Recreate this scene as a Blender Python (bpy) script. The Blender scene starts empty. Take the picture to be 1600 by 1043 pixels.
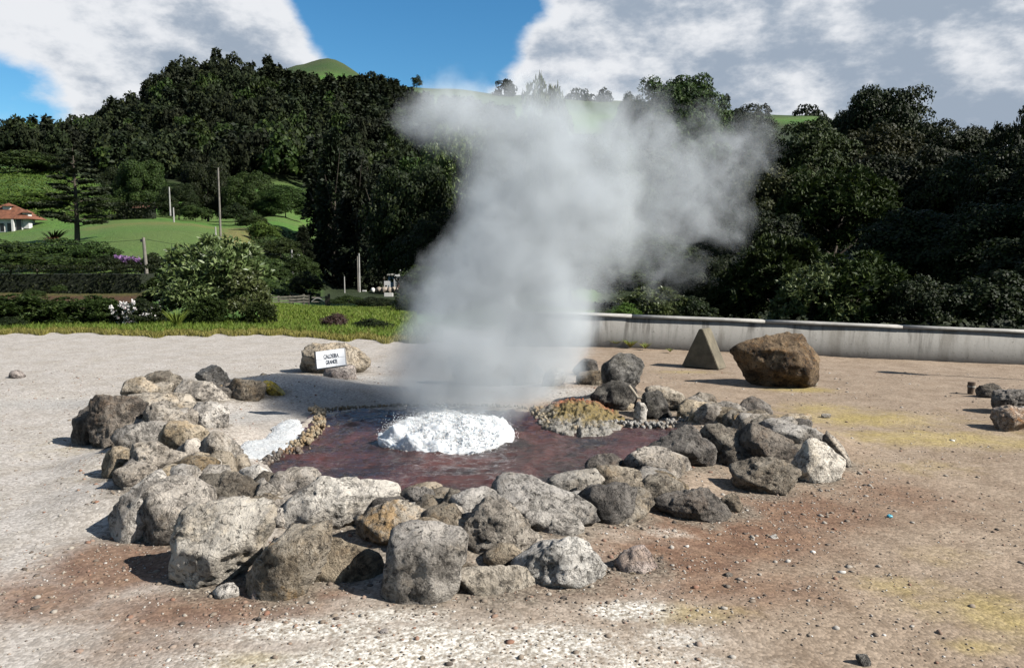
import bpy, bmesh, math, random
import numpy as np
from mathutils import Vector, Matrix

# ------------------------------------------------------------------ camera, sky, sun, exposure
sc = bpy.context.scene
F, CX, CY = 1200.0, 800.0, 521.5          # focal length and centre in photo pixels (1600 x 1043)
EYE, HOR = 1.70, 400.0
PITCH = math.atan((CY - HOR) / F)
cam = bpy.data.cameras.new("camera"); camo = bpy.data.objects.new("camera", cam)
sc.collection.objects.link(camo); sc.camera = camo
cam.sensor_width = 36.0; cam.sensor_fit = 'HORIZONTAL'; cam.lens = F / 1600 * 36
cam.clip_start = 0.05; cam.clip_end = 6000
camo.location = (0, 0, EYE); camo.rotation_euler = (math.pi / 2 - PITCH, 0, 0)

SUN_EL, SUN_AZ = math.radians(38), math.radians(22)   # azimuth measured from +x (right) towards the viewer
S = Vector((math.cos(SUN_EL) * math.cos(SUN_AZ), -math.cos(SUN_EL) * math.sin(SUN_AZ), math.sin(SUN_EL)))
sun = bpy.data.lights.new("sun", 'SUN'); suno = bpy.data.objects.new("sun", sun)
sc.collection.objects.link(suno)
sun.energy = 5.0; sun.angle = math.radians(0.5); sun.color = (1.0, 0.955, 0.88)
suno.rotation_euler = S.to_track_quat('Z', 'Y').to_euler()

sc.view_settings.view_transform = 'Standard'; sc.view_settings.look = 'None'
sc.view_settings.gamma = 1.0; sc.view_settings.use_curve_mapping = False
sc.view_settings.exposure = 1.45
sc.render.engine = 'CYCLES'
cy = sc.cycles
cy.max_bounces = 7; cy.diffuse_bounces = 2; cy.glossy_bounces = 2; cy.transmission_bounces = 3
cy.volume_bounces = 1; cy.volume_step_rate = 0.5; cy.volume_max_steps = 128
cy.use_denoising = True; cy.use_adaptive_sampling = True; cy.adaptive_threshold = 0.015
cy.caustics_reflective = False; cy.caustics_refractive = False

def ray(px, py):
    d = np.array([(px - CX) / F, 1.0, -(py - CY) / F])
    c, s = math.cos(PITCH), math.sin(PITCH)
    return np.array([d[0], d[1] * c + d[2] * s, -d[1] * s + d[2] * c])
def at(px, py, D):
    "world point seen at photo pixel (px, py) that lies D metres in front"
    r = ray(px, py); return Vector(r * (D / r[1])) + Vector((0, 0, EYE))
def gnd(px, py, z=0.0):
    r = ray(px, py); t = (z - EYE) / r[2]
    return Vector((r[0] * t, r[1] * t, z))

# ------------------------------------------------------------------ node helpers
class G:
    def __init__(s, tree): s.t = tree; s.l = tree.links
    def n(s, typ, ins=None, **props):
        nd = s.t.nodes.new(typ)
        for k, v in props.items(): setattr(nd, k, v)
        for k, v in (ins or {}).items(): s.put(nd.inputs[k], v)
        return nd
    def put(s, sock, v):
        if isinstance(v, bpy.types.NodeSocket): s.l.new(v, sock)
        elif v is not None:
            if sock.type == 'RGBA' and not isinstance(v, (int, float)) and len(v) == 3: v = (*v, 1.0)
            sock.default_value = v
    def math(s, op, a, b=None, c=None, clamp=False):
        nd = s.t.nodes.new('ShaderNodeMath'); nd.operation = op; nd.use_clamp = clamp
        s.put(nd.inputs[0], a)
        if b is not None: s.put(nd.inputs[1], b)
        if c is not None: s.put(nd.inputs[2], c)
        return nd.outputs[0]
    def vmath(s, op, a, b=None, scale=None):
        nd = s.t.nodes.new('ShaderNodeVectorMath'); nd.operation = op
        s.put(nd.inputs[0], a)
        if b is not None: s.put(nd.inputs[1], b)
        if scale is not None: s.put(nd.inputs['Scale'], scale)
        return nd.outputs['Value'] if op in ('DOT_PRODUCT', 'LENGTH', 'DISTANCE') else nd.outputs['Vector']
    def mix(s, fac, a, b, blend='MIX'):
        nd = s.t.nodes.new('ShaderNodeMix'); nd.data_type = 'RGBA'; nd.blend_type = blend
        s.put(nd.inputs[0], fac); s.put(nd.inputs[6], a); s.put(nd.inputs[7], b)
        return nd.outputs[2]
    def noise(s, vec, scale, detail=4.0, rough=0.55, dist=0.0, out='Fac'):
        nd = s.t.nodes.new('ShaderNodeTexNoise')
        if vec is not None: s.put(nd.inputs['Vector'], vec)
        nd.inputs['Scale'].default_value = scale; nd.inputs['Detail'].default_value = detail
        nd.inputs['Roughness'].default_value = rough; nd.inputs['Distortion'].default_value = dist
        return nd.outputs[out]
    def step(s, v, lo, hi):
        nd = s.t.nodes.new('ShaderNodeMapRange'); nd.interpolation_type = 'SMOOTHSTEP'
        s.put(nd.inputs['Value'], v); s.put(nd.inputs['From Min'], lo); s.put(nd.inputs['From Max'], hi)
        return nd.outputs['Result']
    def bump(s, h, strength=0.5, dist=0.02, nrm=None):
        nd = s.t.nodes.new('ShaderNodeBump'); s.put(nd.inputs['Height'], h)
        nd.inputs['Strength'].default_value = strength; nd.inputs['Distance'].default_value = dist
        if nrm is not None: s.put(nd.inputs['Normal'], nrm)
        return nd.outputs['Normal']

MATS = {}
ALB = 0.45      # one scale for the surface colours at this exposure
def material(name):
    m = bpy.data.materials.new(name); m.use_nodes = True
    m.node_tree.nodes.clear(); MATS[name] = m
    g = G(m.node_tree); out = g.n('ShaderNodeOutputMaterial')
    return m, g, out
def simple(name, col, rough=0.8, var=0.12, scale=6.0, bump=0.0, spec=0.3):
    col = tuple(x * ALB for x in col)
    m, g, out = material(name)
    tc = g.n('ShaderNodeTexCoord').outputs['Object']
    f = g.noise(tc, scale, 5, 0.6)
    c = g.mix(g.step(f, 0.3, 0.7), tuple(x * (1 - var) for x in col), tuple(min(1, x * (1 + var)) for x in col))
    b = g.n('ShaderNodeBsdfPrincipled', {'Base Color': c, 'Roughness': rough, 'Specular IOR Level': spec})
    if bump: g.put(b.inputs['Normal'], g.bump(f, bump, 0.01))
    g.l.new(b.outputs[0], out.inputs['Surface'])
    return m

# ------------------------------------------------------------------ sky
world = bpy.data.worlds.new("World"); sc.world = world; world.use_nodes = True
world.node_tree.nodes.clear()
g = G(world.node_tree)
SKY_STRENGTH = 0.06
sky = g.n('ShaderNodeTexSky', sky_type='NISHITA', sun_disc=False)
sky.sun_elevation = SUN_EL
sky.sun_rotation = math.atan2(S.x, S.y)
sky.altitude = 200; sky.air_density = 1.0; sky.dust_density = 0.4; sky.ozone_density = 4.0
tint = g.n('ShaderNodeHueSaturation', {'Saturation': 1.22, 'Value': 0.575, 'Color': sky.outputs[0]}).outputs[0]
tint = g.mix(1.0, tint, (1.16, 1.46, 1.40), 'MULTIPLY')
d = g.n('ShaderNodeTexCoord').outputs['Generated']
sep = g.n('ShaderNodeSeparateXYZ', {0: d})
pl = g.vmath('MULTIPLY', d, (1.0, 1.0, 1.9))
big = g.noise(pl, 2.6, 8, 0.56)
def lobe(px, py, width, w):
    r = ray(px, py); r /= np.linalg.norm(r)
    a = g.vmath('DOT_PRODUCT', d, tuple(r))
    k = math.cos(width)
    return g.math('MULTIPLY', g.step(a, k, 1 - (1 - k) * 0.05), w)
bias = None
for px, py, wdt, w in [(140, 50, .26, .30), (-150, 60, .3, .2), (350, 80, .13, .20), (455, 108, .08, .34), (275, 48, .035, -.12),
                       (5, 182, .085, -.5), (640, 40, .17, -.46), (740, 10, .13, -.26), (620, 125, .07, -.25),
                       (1250, 60, .36, .36), (980, 90, .16, .26), (800, 116, .085, .46), (1500, 120, .3, .25), (1350, 150, .25, .2)]:
    t = lobe(px, py, wdt, w); bias = t if bias is None else g.math('ADD', bias, t)
puff = g.noise(pl, 6.0, 10, 0.60)
puff2 = g.noise(g.vmath('ADD', pl, (0.03, -0.01, 0.035)), 6.0, 10, 0.60)      # same field a step towards the sun: lit and shaded sides of the puffs
c0 = g.math('ADD', g.math('MULTIPLY', g.math('SUBTRACT', big, .5), 1.5), bias)
cov = g.math('ADD', g.math('ADD', c0, .5), g.math('MULTIPLY', g.math('SUBTRACT', puff, .5), .95))
alpha = g.step(cov, 0.46, 0.76)
thick = g.step(g.math('ADD', c0, .5), 0.55, 1.15)
rel = g.math('MULTIPLY', g.math('SUBTRACT', puff, puff2), 2.6)
light = g.math('SUBTRACT', g.math('ADD', g.math('ADD', g.math('MULTIPLY', g.math('SUBTRACT', puff, .5), 2.3), rel), 1.08), g.math('MULTIPLY', thick, 0.66))
shade = g.step(light, 0.05, 1.05)
K = 1 / SKY_STRENGTH
cc = g.mix(shade, (0.125 * K, 0.150 * K, 0.185 * K), (0.305 * K, 0.312 * K, 0.325 * K))
col = g.mix(alpha, tint, cc)
bg = g.n('ShaderNodeBackground', {'Color': col, 'Strength': SKY_STRENGTH})
wo = g.n('ShaderNodeOutputWorld'); g.l.new(bg.outputs[0], wo.inputs['Surface'])

# ------------------------------------------------------------------ object helpers
COL = sc.collection
def tag(o, label=None, cat=None, group=None, kind=None):
    if label: o["label"] = label
    if cat: o["category"] = cat
    if group: o["group"] = group
    if kind: o["kind"] = kind
    return o
def link(name, me, mat=None, parent=None, loc=None):
    o = bpy.data.objects.new(name, me); COL.objects.link(o)
    if me is not None and mat is not None and not me.materials: me.materials.append(mat)
    if parent: o.parent = parent
    if loc is not None: o.location = loc
    return o
def empty(name, loc, rz=0.0):
    o = bpy.data.objects.new(name, None); COL.objects.link(o)
    o.location = loc; o.rotation_euler = (0, 0, rz); o.empty_display_size = 0.2
    return o
def mesh_np(name, V, Fs, smooth=False):
    """V (n,3); Fs an (m,k) int array, or a list of such arrays"""
    if not isinstance(Fs, list): Fs = [Fs]
    Fs = [np.asarray(f, dtype=np.int32) for f in Fs if len(f)]
    me = bpy.data.meshes.new(name)
    V = np.asarray(V, dtype=np.float32)
    me.vertices.add(len(V)); me.vertices.foreach_set('co', V.ravel())
    nl = sum(f.size for f in Fs); npoly = sum(len(f) for f in Fs)
    me.loops.add(nl); me.polygons.add(npoly)
    me.loops.foreach_set('vertex_index', np.concatenate([f.ravel() for f in Fs]))
    st, k = [], 0
    for f in Fs:
        st.append(k + np.arange(len(f)) * f.shape[1]); k += f.size
    me.polygons.foreach_set('loop_start', np.concatenate(st).astype(np.int32))
    me.update(calc_edges=True); me.validate()
    if smooth: me.polygons.foreach_set('use_smooth', np.ones(len(me.polygons), dtype=bool))
    return me
def box_mesh(name, x0, x1, y0, y1, z0, z1, bevel=0.0):
    bm = bmesh.new()
    bmesh.ops.create_cube(bm, size=1)
    for v in bm.verts:
        v.co = Vector((x0 if v.co.x < 0 else x1, y0 if v.co.y < 0 else y1, z0 if v.co.z < 0 else z1))
    if bevel: bmesh.ops.bevel(bm, geom=bm.edges[:], offset=bevel, segments=2, affect='EDGES')
    me = bpy.data.meshes.new(name); bm.to_mesh(me); bm.free(); return me
def prism_mesh(name, poly, z0, z1):
    n = len(poly)
    V = [(x, y, z0) for x, y in poly] + [(x, y, z1) for x, y in poly]
    Fq = [(i, (i + 1) % n, (i + 1) % n + n, i + n) for i in range(n)]
    me = bpy.data.meshes.new(name)
    me.from_pydata(V, [], Fq + [tuple(range(n))[::-1], tuple(range(n, 2 * n))]); me.update(); return me
def tube(paths, seg=7):
    "paths: list of (points, radii); returns V, quads joined"
    VV, FF, off = [], [], 0
    for pts, rad in paths:
        pts = [Vector(p) for p in pts]; n = len(pts)
        for i, p in enumerate(pts):
            t = (pts[min(i + 1, n - 1)] - pts[max(i - 1, 0)]).normalized()
            a = t.orthogonal().normalized() if abs(t.z) > .98 else t.cross(Vector((0, 0, 1))).normalized()
            b = t.cross(a).normalized()
            for k in range(seg):
                an = 2 * math.pi * k / seg
                VV.append(p + (a * math.cos(an) + b * math.sin(an)) * rad[i])
        for i in range(n - 1):
            for k in range(seg):
                k2 = (k + 1) % seg
                FF.append((off + i * seg + k, off + i * seg + k2, off + (i + 1) * seg + k2, off + (i + 1) * seg + k))
        off += n * seg
    return np.array([tuple(v) for v in VV]), np.array(FF)

# ------------------------------------------------------------------ numpy noise
def _h(ix, iy, iz, seed):
    n = (ix * 374761393 + iy * 668265263 + iz * 2147483647 + seed * 1274126177) & 0xffffffff
    n = ((n ^ (n >> 13)) * 1274126177) & 0xffffffff
    n = (n ^ (n >> 16)) & 0xffff
    return n / 32767.5 - 1.0
def vnoise(p, seed=0):
    p = np.asarray(p, dtype=np.float64); i = np.floor(p).astype(np.int64); f = p - i
    u = f * f * f * (f * (f * 6 - 15) + 10); r = 0
    for a in (0, 1):
        for b in (0, 1):
            for c in (0, 1):
                w = (u[:, 0] if a else 1 - u[:, 0]) * (u[:, 1] if b else 1 - u[:, 1]) * (u[:, 2] if c else 1 - u[:, 2])
                r = r + w * _h(i[:, 0] + a, i[:, 1] + b, i[:, 2] + c, seed)
    return r
def fbm(p, seed=0, oct=4, gain=0.5, ridged=False):
    r, a, s = 0, 1.0, 0
    p = np.asarray(p, dtype=np.float64)
    for k in range(oct):
        n = vnoise(p * (2.03 ** k) + 17.3 * k, seed + k)
        r = r + a * ((1 - 2 * np.abs(n)) if ridged else n); s += a; a *= gain
    return r / s

# ------------------------------------------------------------------ rock table (outlines in photo pixels)
# view windows used to read the outlines: (x0, y0, scale)
WIN = {'A': (80, 540, 4.966), 'B': (100, 700, 4.011), 'C': (400, 700, 4.011), 'D': (700, 700, 4.011),
       'E': (1000, 600, 4.011), 'F': (820, 540, 5.213), 'G': (380, 520, 4.74), 'P': (0, 0, 1.0), 'R': (1480, 580, 9.48),
       'T': (1040, 500, 6.154)}
RK = [
 # window, outline, base z, colour, detail, label
 ('A', [(175,600),(250,520),(400,440),(430,520),(370,690),(350,740),(260,780),(175,760)], 0, 'dark', 5, "dark pitted rock forming the outermost tip of the ring, facing the pale path"),
 ('A', [(310,430),(400,390),(580,395),(690,470),(700,600),(500,690),(480,790),(380,760),(370,640)], 0.03, 'dark', 5, "flat-topped rock with a black shaded face beside the pitted outermost rock"),
 ('A', [(530,380),(545,290),(690,245),(850,340),(780,375)], 0.12, 'tan', 4, "cream tan rock in front of the rounded brown-grey rock, path side of the ring"),
 ('A', [(690,245),(840,200),(960,215),(1030,280),(980,355),(880,365),(770,330)], 0.08, 'brown', 4, "rounded brown-grey rock with a shaded underside, behind the cream tan rock"),
 ('A', [(970,350),(1020,280),(1120,255),(1290,290),(1395,350),(1400,420),(1100,390),(1040,395)], 0.08, 'grey', 4, "broad grey rock sloping to a pale ash skirt, below the peaked back rock"),
 ('A', [(1100,250),(1160,185),(1260,162),(1320,205),(1395,270),(1390,330),(1200,300)], 0.05, 'grey', 4, "small peaked grey rock topping the row of rocks beside the pale path"),
 ('A', [(1385,320),(1420,262),(1550,262),(1650,320),(1640,400),(1500,428),(1400,395)], 0.03, 'brown', 4, "oval brown rock with a dark base, next to the yellow-stained slab"),
 ('A', [(590,440),(600,400),(830,365),(1100,385),(1150,440),(900,470),(620,465)], 0.22, 'tan', 4, "long crumbly rubble rock lying behind the flat-topped shaded rock"),
 ('A', [(1080,440),(1250,445),(1330,510),(1372,580),(1230,615),(1080,560)], 0.18, 'grey', 4, "wedge of grey rock with a dark cut lower edge above the white foam"),
 ('A', [(680,490),(860,435),(1060,475),(1120,590),(870,650),(690,610)], 0.2, 'grey', 4, "squat grey rock with an olive patch, between black shaded face and foam"),
 ('A', [(480,720),(560,645),(760,595),(860,640),(800,730),(640,795),(540,780)], 0.15, 'grey', 4, "smooth grey rock wedged under the squat olive-patched rock"),
 ('A', [(830,680),(980,588),(1150,635),(1210,720),(1180,810),(950,780)], 0.2, 'tan', 4, "pinkish cream crusted rock on top of the ring beside the foam"),
 ('A', [(615,880),(690,775),(870,762),(960,860),(1110,940),(1000,985),(820,1015),(680,955)], 0.14, 'grey', 5, "large dark grey ribbed rock in the middle of the ring's path-side arc"),
 ('A', [(1160,800),(1195,680),(1265,665),(1385,755),(1455,880),(1445,945),(1300,900),(1215,910)], 0.16, 'grey', 4, "light grey rock with a pointed crest touching the white foam"),
 ('A', [(1040,960),(1130,880),(1190,880),(1210,950),(1120,990)], 0.16, 'tan', 4, "small tan wedge between the ribbed rock and the pointed light rock"),
 ('B', [(240,170),(270,90),(340,0),(415,50),(385,130),(310,205)], 0.05, 'tan', 4, "upright pinkish grey slab at the ring's outer edge above a black shadow"),
 ('B', [(325,190),(410,118),(515,170),(480,240),(370,260)], 0.12, 'grey', 4, "small flat grey rock just behind the upright pinkish slab"),
 ('B', [(300,400),(310,330),(360,255),(480,185),(590,188),(625,330),(560,430),(470,585),(380,602),(315,530)], 0, 'grey', 5, "tall mottled grey boulder standing at the corner next to the reddish soil"),
 ('B', [(490,590),(600,400),(610,290),(690,215),(800,215),(900,255),(945,340),(900,410),(800,490),(790,560),(640,632)], 0, 'grey', 5, "boulder with a black hollow face, between the tall mottled and pale slanting boulders"),
 ('B', [(680,890),(680,800),(790,740),(800,500),(830,440),(950,350),(1100,335),(1230,365),(1350,490),(1310,550),(1180,650),(1090,755),(880,845)], 0, 'pale', 5, "big pale grey boulder slanting down to a pointed foot on the reddish soil"),
 ('B', [(835,220),(900,168),(1080,188),(1200,265),(1312,340),(1285,395),(1100,350),(950,340)], 0.16, 'brown', 5, "long low olive-grey rock behind the big pale slanting boulder"),
 ('B', [(1050,175),(1220,108),(1295,170),(1210,255),(1080,210)], 0.15, 'pale', 4, "cream lump of rock at the end of the foam beside the water"),
 ('B', [(690,190),(760,150),(880,150),(930,180),(840,235),(700,235)], 0.15, 'grey', 4, "flat grey rock between the ribbed dark rock and the long low olive one"),
 ('B', [(910,140),(960,100),(1060,100),(1070,165),(960,175)], 0.12, 'grey', 4, "grey rock at the edge of the foam, next to the cream lump"),
 ('C', [(50,220),(110,155),(300,128),(405,200),(340,270),(200,290),(140,315)], 0.14, 'grey', 5, "angular grey rock with a lit ridge overlooking the reddish water"),
 ('C', [(-30,330),(50,215),(115,285),(105,395),(20,400)], 0.14, 'grey', 4, "narrow grey rock in the gap beside the long low olive-grey rock"),
 ('C', [(130,440),(180,310),(330,205),(450,196),(700,192),(835,188),(895,230),(905,345),(780,385),(540,495),(420,510),(180,495)], 0.1, 'pale', 5, "broad pale pitted boulder with a flat top along the water's edge"),
 ('C', [(-40,960),(0,690),(80,590),(180,505),(330,487),(445,525),(350,640),(280,740),(200,870),(60,985)], 0, 'ochre', 5, "leaning boulder streaked with orange along its upper edge"),
 ('C', [(340,640),(480,555),(620,575),(765,655),(780,780),(680,860),(450,830),(355,745)], 0, 'brown', 5, "rock with a pale top and deep black shadow beside the squarish front block"),
 ('C', [(615,450),(720,368),(850,338),(960,332),(1100,418),(1205,460),(1212,515),(1000,550),(800,540)], 0.13, 'ochre', 5, "brown rock with a rusty orange base, above the squarish front block"),
 ('C', [(800,990),(830,800),(800,640),(810,560),(900,538),(1100,536),(1232,508),(1295,600),(1305,720),(1185,770),(1170,890),(1000,965)], 0, 'grey', 5, "squarish upright grey block standing nearest the white-crusted ground"),
 ('C', [(905,310),(1010,256),(1110,266),(1175,330),(1175,435),(1080,440),(960,400)], 0.12, 'dark', 4, "dark shadowed rock in the gap by the water beside the broad pale boulder"),
 ('C', [(1165,350),(1230,256),(1292,305),(1295,405),(1225,490),(1175,450)], 0.12, 'brown', 4, "small upright brownish rock between the dark gap and the pitted grey rocks"),
 ('D', [(30,400),(0,258),(130,256),(270,298),(335,350),(250,425),(160,430),(60,490)], 0.13, 'grey', 4, "pitted grey rock at the water's edge behind the large knobbly rock"),
 ('D', [(60,520),(170,418),(230,330),(360,338),(460,368),(475,470),(470,540),(575,570),(400,690),(250,695),(120,665)], 0.03, 'grey', 5, "large knobbly grey rock above the long tan slab"),
 ('D', [(268,300),(330,188),(400,176),(500,228),(640,226),(740,286),(850,388),(935,435),(830,470),(600,480),(480,475)], 0.11, 'grey', 5, "long light grey rock sloping from the water down towards the brown soil"),
 ('D', [(555,490),(640,408),(720,418),(835,490),(825,515),(720,550),(600,550)], 0.06, 'grey', 4, "small ribbed grey rock under the long light grey sloping rock"),
 ('D', [(395,690),(560,568),(700,548),(890,588),(985,680),(975,775),(930,858),(850,876),(700,885),(560,800)], 0, 'pale', 5, "wide cream-grey boulder with a speckled top beside the pink loose stone"),
 ('D', [(-10,830),(0,768),(150,728),(380,738),(560,788),(655,850),(560,895),(380,935),(200,900)], 0, 'tan', 5, "long low tan slab lying at the foot of the knobbly rock"),
 ('D', [(1062,690),(1130,638),(1240,616),(1312,690),(1305,785),(1240,795),(1120,750)], 0, 'pink', 4, "loose pinkish stone lying apart on the brown soil"),
 ('D', [(635,225),(700,168),(800,148),(900,138),(975,142),(980,200),(870,260),(790,300),(720,270)], 0.12, 'pale', 4, "pale rock at the water's edge in front of the reddish shallows"),
 ('D', [(785,320),(900,255),(990,228),(1130,278),(1155,350),(1080,450),(1000,470),(930,450),(820,380)], 0.06, 'dark', 5, "dark olive-brown angular rock, the darkest in the ring's brown-soil arc"),
 ('D', [(880,200),(1000,115),(1140,138),(1225,220),(1160,300),(1060,260)], 0.12, 'brown', 4, "rounded tan-grey rock perched behind the darkest angular rock"),
 ('D', [(870,135),(930,58),(1000,36),(1080,78),(1125,145),(1000,150)], 0.1, 'dark', 4, "small dark rock poking into the reddish water"),
 ('D', [(1118,110),(1200,28),(1300,2),(1400,48),(1450,100),(1380,170),(1200,150)], 0.1, 'grey', 4, "rounded grey rock below the dark pointed slab by the water"),
 ('D', [(1145,310),(1220,228),(1340,168),(1450,200),(1470,270),(1440,295),(1300,330)], 0.08, 'brown', 4, "brown rock overhanging a black shadow, next to the darkest angular rock"),
 ('D', [(930,480),(1050,440),(1250,328),(1265,370),(1160,450),(1040,500)], 0.03, 'tan', 4, "thin layered tan slab leaning by the darkest angular rock"),
 ('E', [(0,405),(130,348),(300,265),(400,318),(475,380),(435,475),(350,515),(200,470)], 0.08, 'dark', 5, "dark slab with a pointed crest reaching over the reddish water"),
 ('E', [(400,310),(460,265),(580,286),(645,322),(665,430),(560,495),(455,470)], 0.05, 'brown', 5, "block with a whitened top and brown front beside the dark pointed slab"),
 ('E', [(620,250),(700,245),(840,328),(995,400),(975,545),(830,490),(655,445)], 0.02, 'dark', 5, "big slab with a black shaded face leaning against the pale-faced rock"),
 ('E', [(975,400),(1180,356),(1245,480),(1255,545),(1130,615),(1030,630),(990,550)], 0, 'pale', 5, "rock with a bare pale front face at the far end of the ring"),
 ('E', [(575,520),(640,455),(760,460),(995,580),(995,632),(880,695),(700,685),(585,625)], 0, 'brown', 5, "dark brown block with a whitened end, lying on the brown soil"),
 ('E', [(585,165),(640,98),(710,87),(815,140),(825,195),(700,210),(640,195)], 0.12, 'dark', 4, "rounded speckled dark rock behind the big black-faced slab"),
 ('E', [(585,255),(598,188),(695,205),(710,255),(640,265)], 0.14, 'ochre', 4, "small rusty brown rock under the rounded speckled one"),
 ('E', [(-10,430),(40,405),(120,398),(220,448),(325,512),(305,565),(130,570),(0,545)], 0.06, 'grey', 4, "pale grey rock lying under the dark pointed slab"),
 ('E', [(-10,580),(150,556),(285,640),(275,695),(100,728),(-10,700)], 0.02, 'brown', 4, "olive-brown rock shading the layered leaning slab"),
 ('E', [(100,780),(280,665),(420,678),(545,850),(430,885),(240,840)], 0, 'dark', 5, "wedge with a black face and pale pink slope, alone on the brown soil"),
 ('E', [(820,300),(960,255),(1080,275),(1175,350),(1050,365),(920,345)], 0.2, 'grey', 4, "rough clinkery grey rock heaped above the pale-faced rock"),
 ('E', [(865,240),(960,186),(1060,186),(1065,245),(960,280)], 0.15, 'ochre', 4, "knob of rust-brown rock behind the clinkery heap"),
 ('E', [(1155,300),(1240,385),(1330,520),(1280,545),(1225,450),(1170,380)], 0, 'grey', 4, "narrow mossy grey rock ending the ring beside the yellow-stained ground"),
 ('E', [(350,210),(430,148),(500,127),(585,180),(580,245),(430,250)], 0.1, 'grey', 4, "smooth rounded grey rock behind the dark pointed slab, lightly steamed"),
 ('E', [(325,90),(370,52),(460,78),(485,118),(350,120)], 0.05, 'brown', 4, "small brown rock at the back of the ring, near the large separate boulder"),
 ('E', [(235,140),(330,98),(435,98),(410,165),(300,195)], 0.1, 'tan', 4, "tan rock with green growth beside the smooth rounded grey rock"),
 ('E', [(515,730),(600,686),(645,745),(560,815)], 0, 'brown', 4, "small crumbling rock on the brown soil beside the black-faced wedge"),
 ('E', [(700,250),(790,210),(880,250),(850,310),(760,300)], 0.16, 'brown', 4, "crumbling brown rock between the black-faced slab and the clinkery heap"),
 ('F', [(655,190),(710,95),(800,85),(900,105),(950,180),(935,295),(850,345),(740,345),(670,310)], 0.22, 'black', 5, "tall black clinker standing over the small waterspout pool"),
 ('F', [(560,330),(660,300),(850,325),(885,450),(760,525),(600,480)], 0.05, 'black', 4, "black rock base hollowed under the tall clinker"),
 ('F', [(395,200),(490,115),(570,145),(590,205),(480,230)], 0.1, 'dark', 4, "small dark clinker behind the yellow and red mineral mound"),
 ('F', [(440,280),(480,228),(600,205),(690,215),(690,295),(500,305)], 0.1, 'brown', 4, "brown ledge of rock next to the tall black clinker"),
 ('F', [(145,260),(200,186),(290,186),(340,260),(230,320),(150,310)], 0.1, 'grey', 4, "smooth grey rock behind the red top of the mineral mound, in thin steam"),
 ('F', [(955,430),(1010,386),(1100,386),(1175,460),(1180,570),(1050,600),(965,510)], 0.02, 'black', 4, "black rock speckled with white salts beside the stumpy grey stone"),
 ('F', [(985,370),(1060,336),(1200,356),(1300,430),(1270,510),(1150,490)], 0.08, 'tan', 4, "long crusted rock edging the water behind the white-speckled black rock"),
 ('F', [(885,650),(898,500),(925,462),(955,462),(990,500),(975,650)], 0.0, 'pale', 4, "stumpy upright grey stone with a rounded head at the water's edge"),
 ('F', [(760,480),(800,455),(890,468),(890,515),(780,525)], 0.05, 'tan', 4, "small pale rock under the tall clinker beside the stumpy stone"),
 ('G', [(430,265),(430,112),(470,95),(560,105),(780,86),(880,128),(935,210),(830,285),(620,310),(490,298)], 0, 'tan', 5, "buff boulder behind the white tiled sign"),
 ('G', [(600,300),(640,250),(720,228),(820,250),(835,335),(760,378),(640,335)], 0, 'pinkgrey', 4, "rounded pinkish grey rock propping up the white tiled sign"),
 ('G', [(105,345),(150,300),(205,298),(210,345),(150,360)], 0.03, 'ochre', 4, "small orange-stained stone beside the yellow-stained slab"),
 ('G', [(150,360),(195,368),(245,390),(345,490),(280,495),(200,440)], 0.0, 'yellow', 4, "yellow-stained narrow slab next to the oval brown rock"),
 ('P', [(705,600),(720,565),(760,550),(800,552),(815,590),(800,606)], 0, 'grey', 4, "large grey rock veiled by the steam behind the boiling water"),
 ('P', [(800,604),(808,565),(828,560),(848,580),(850,604)], 0, 'grey', 4, "smaller rock veiled by steam beside the red-topped mineral mound"),
 ('T', [(680,360),(700,300),(790,240),(900,225),(1100,185),(1180,140),(1250,135),(1330,165),(1430,235),(1465,330),(1440,480),(1420,570),(1280,660),(1000,650),(760,600),(695,530)], 0, 'boulder', 5, "large solitary brown boulder between the ring and the concrete wall"),
 ('R', [(455,320),(530,210),(620,180),(800,230),(830,300),(700,385),(520,350)], 0, 'brown', 4, "low brown stone beside the short wooden post"),
 ('R', [(640,560),(660,440),(760,310),(900,268),(1120,290),(1240,400),(1250,600),(1000,660),(700,650)], 0, 'dark', 5, "dark brown rock in the cluster beyond the short wooden post"),
 ('R', [(710,760),(715,560),(800,515),(1000,560),(1150,600),(1280,640),(1300,860),(1000,890),(760,885)], 0, 'pinkbrown', 5, "orange and white streaked rock in front of the dark brown one"),
 ('R', [(1040,600),(1080,540),(1180,520),(1300,560),(1300,660),(1120,640)], 0.1, 'pinkgrey', 4, "small reddish rock resting on the orange and white streaked rock"),
]
def rock_geo(win, poly, zb, seed):
    x0, y0, s = WIN[win]
    P2 = [(x0 + a / s, y0 + b / s) for a, b in poly]
    pyb = max(p[1] for p in P2)
    pxm = 0.5 * (min(p[0] for p in P2) + max(p[0] for p in P2))
    Df = gnd(pxm, pyb, zb).y
    w = (max(p[0] for p in P2) - min(p[0] for p in P2)) * Df / F
    hh = (pyb - min(p[1] for p in P2)) * Df / F
    th = 0.42 * w + 0.42 * hh
    Dc = Df + th * 0.46
    pts = np.array([tuple(at(a, b, Dc)) for a, b in P2])
    return pts, Dc, th, w, hh
ROCKS = []
for i, (win, poly, zb, colr, det, lab) in enumerate(RK):
    pts, Dc, th, w, hh = rock_geo(win, poly, zb, i)
    c = pts.mean(0)
    ROCKS.append(dict(pts=pts, Dc=Dc, th=th, w=w, h=hh, c=c, zb=zb, col=colr, det=det, lab=lab, win=win))

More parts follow.
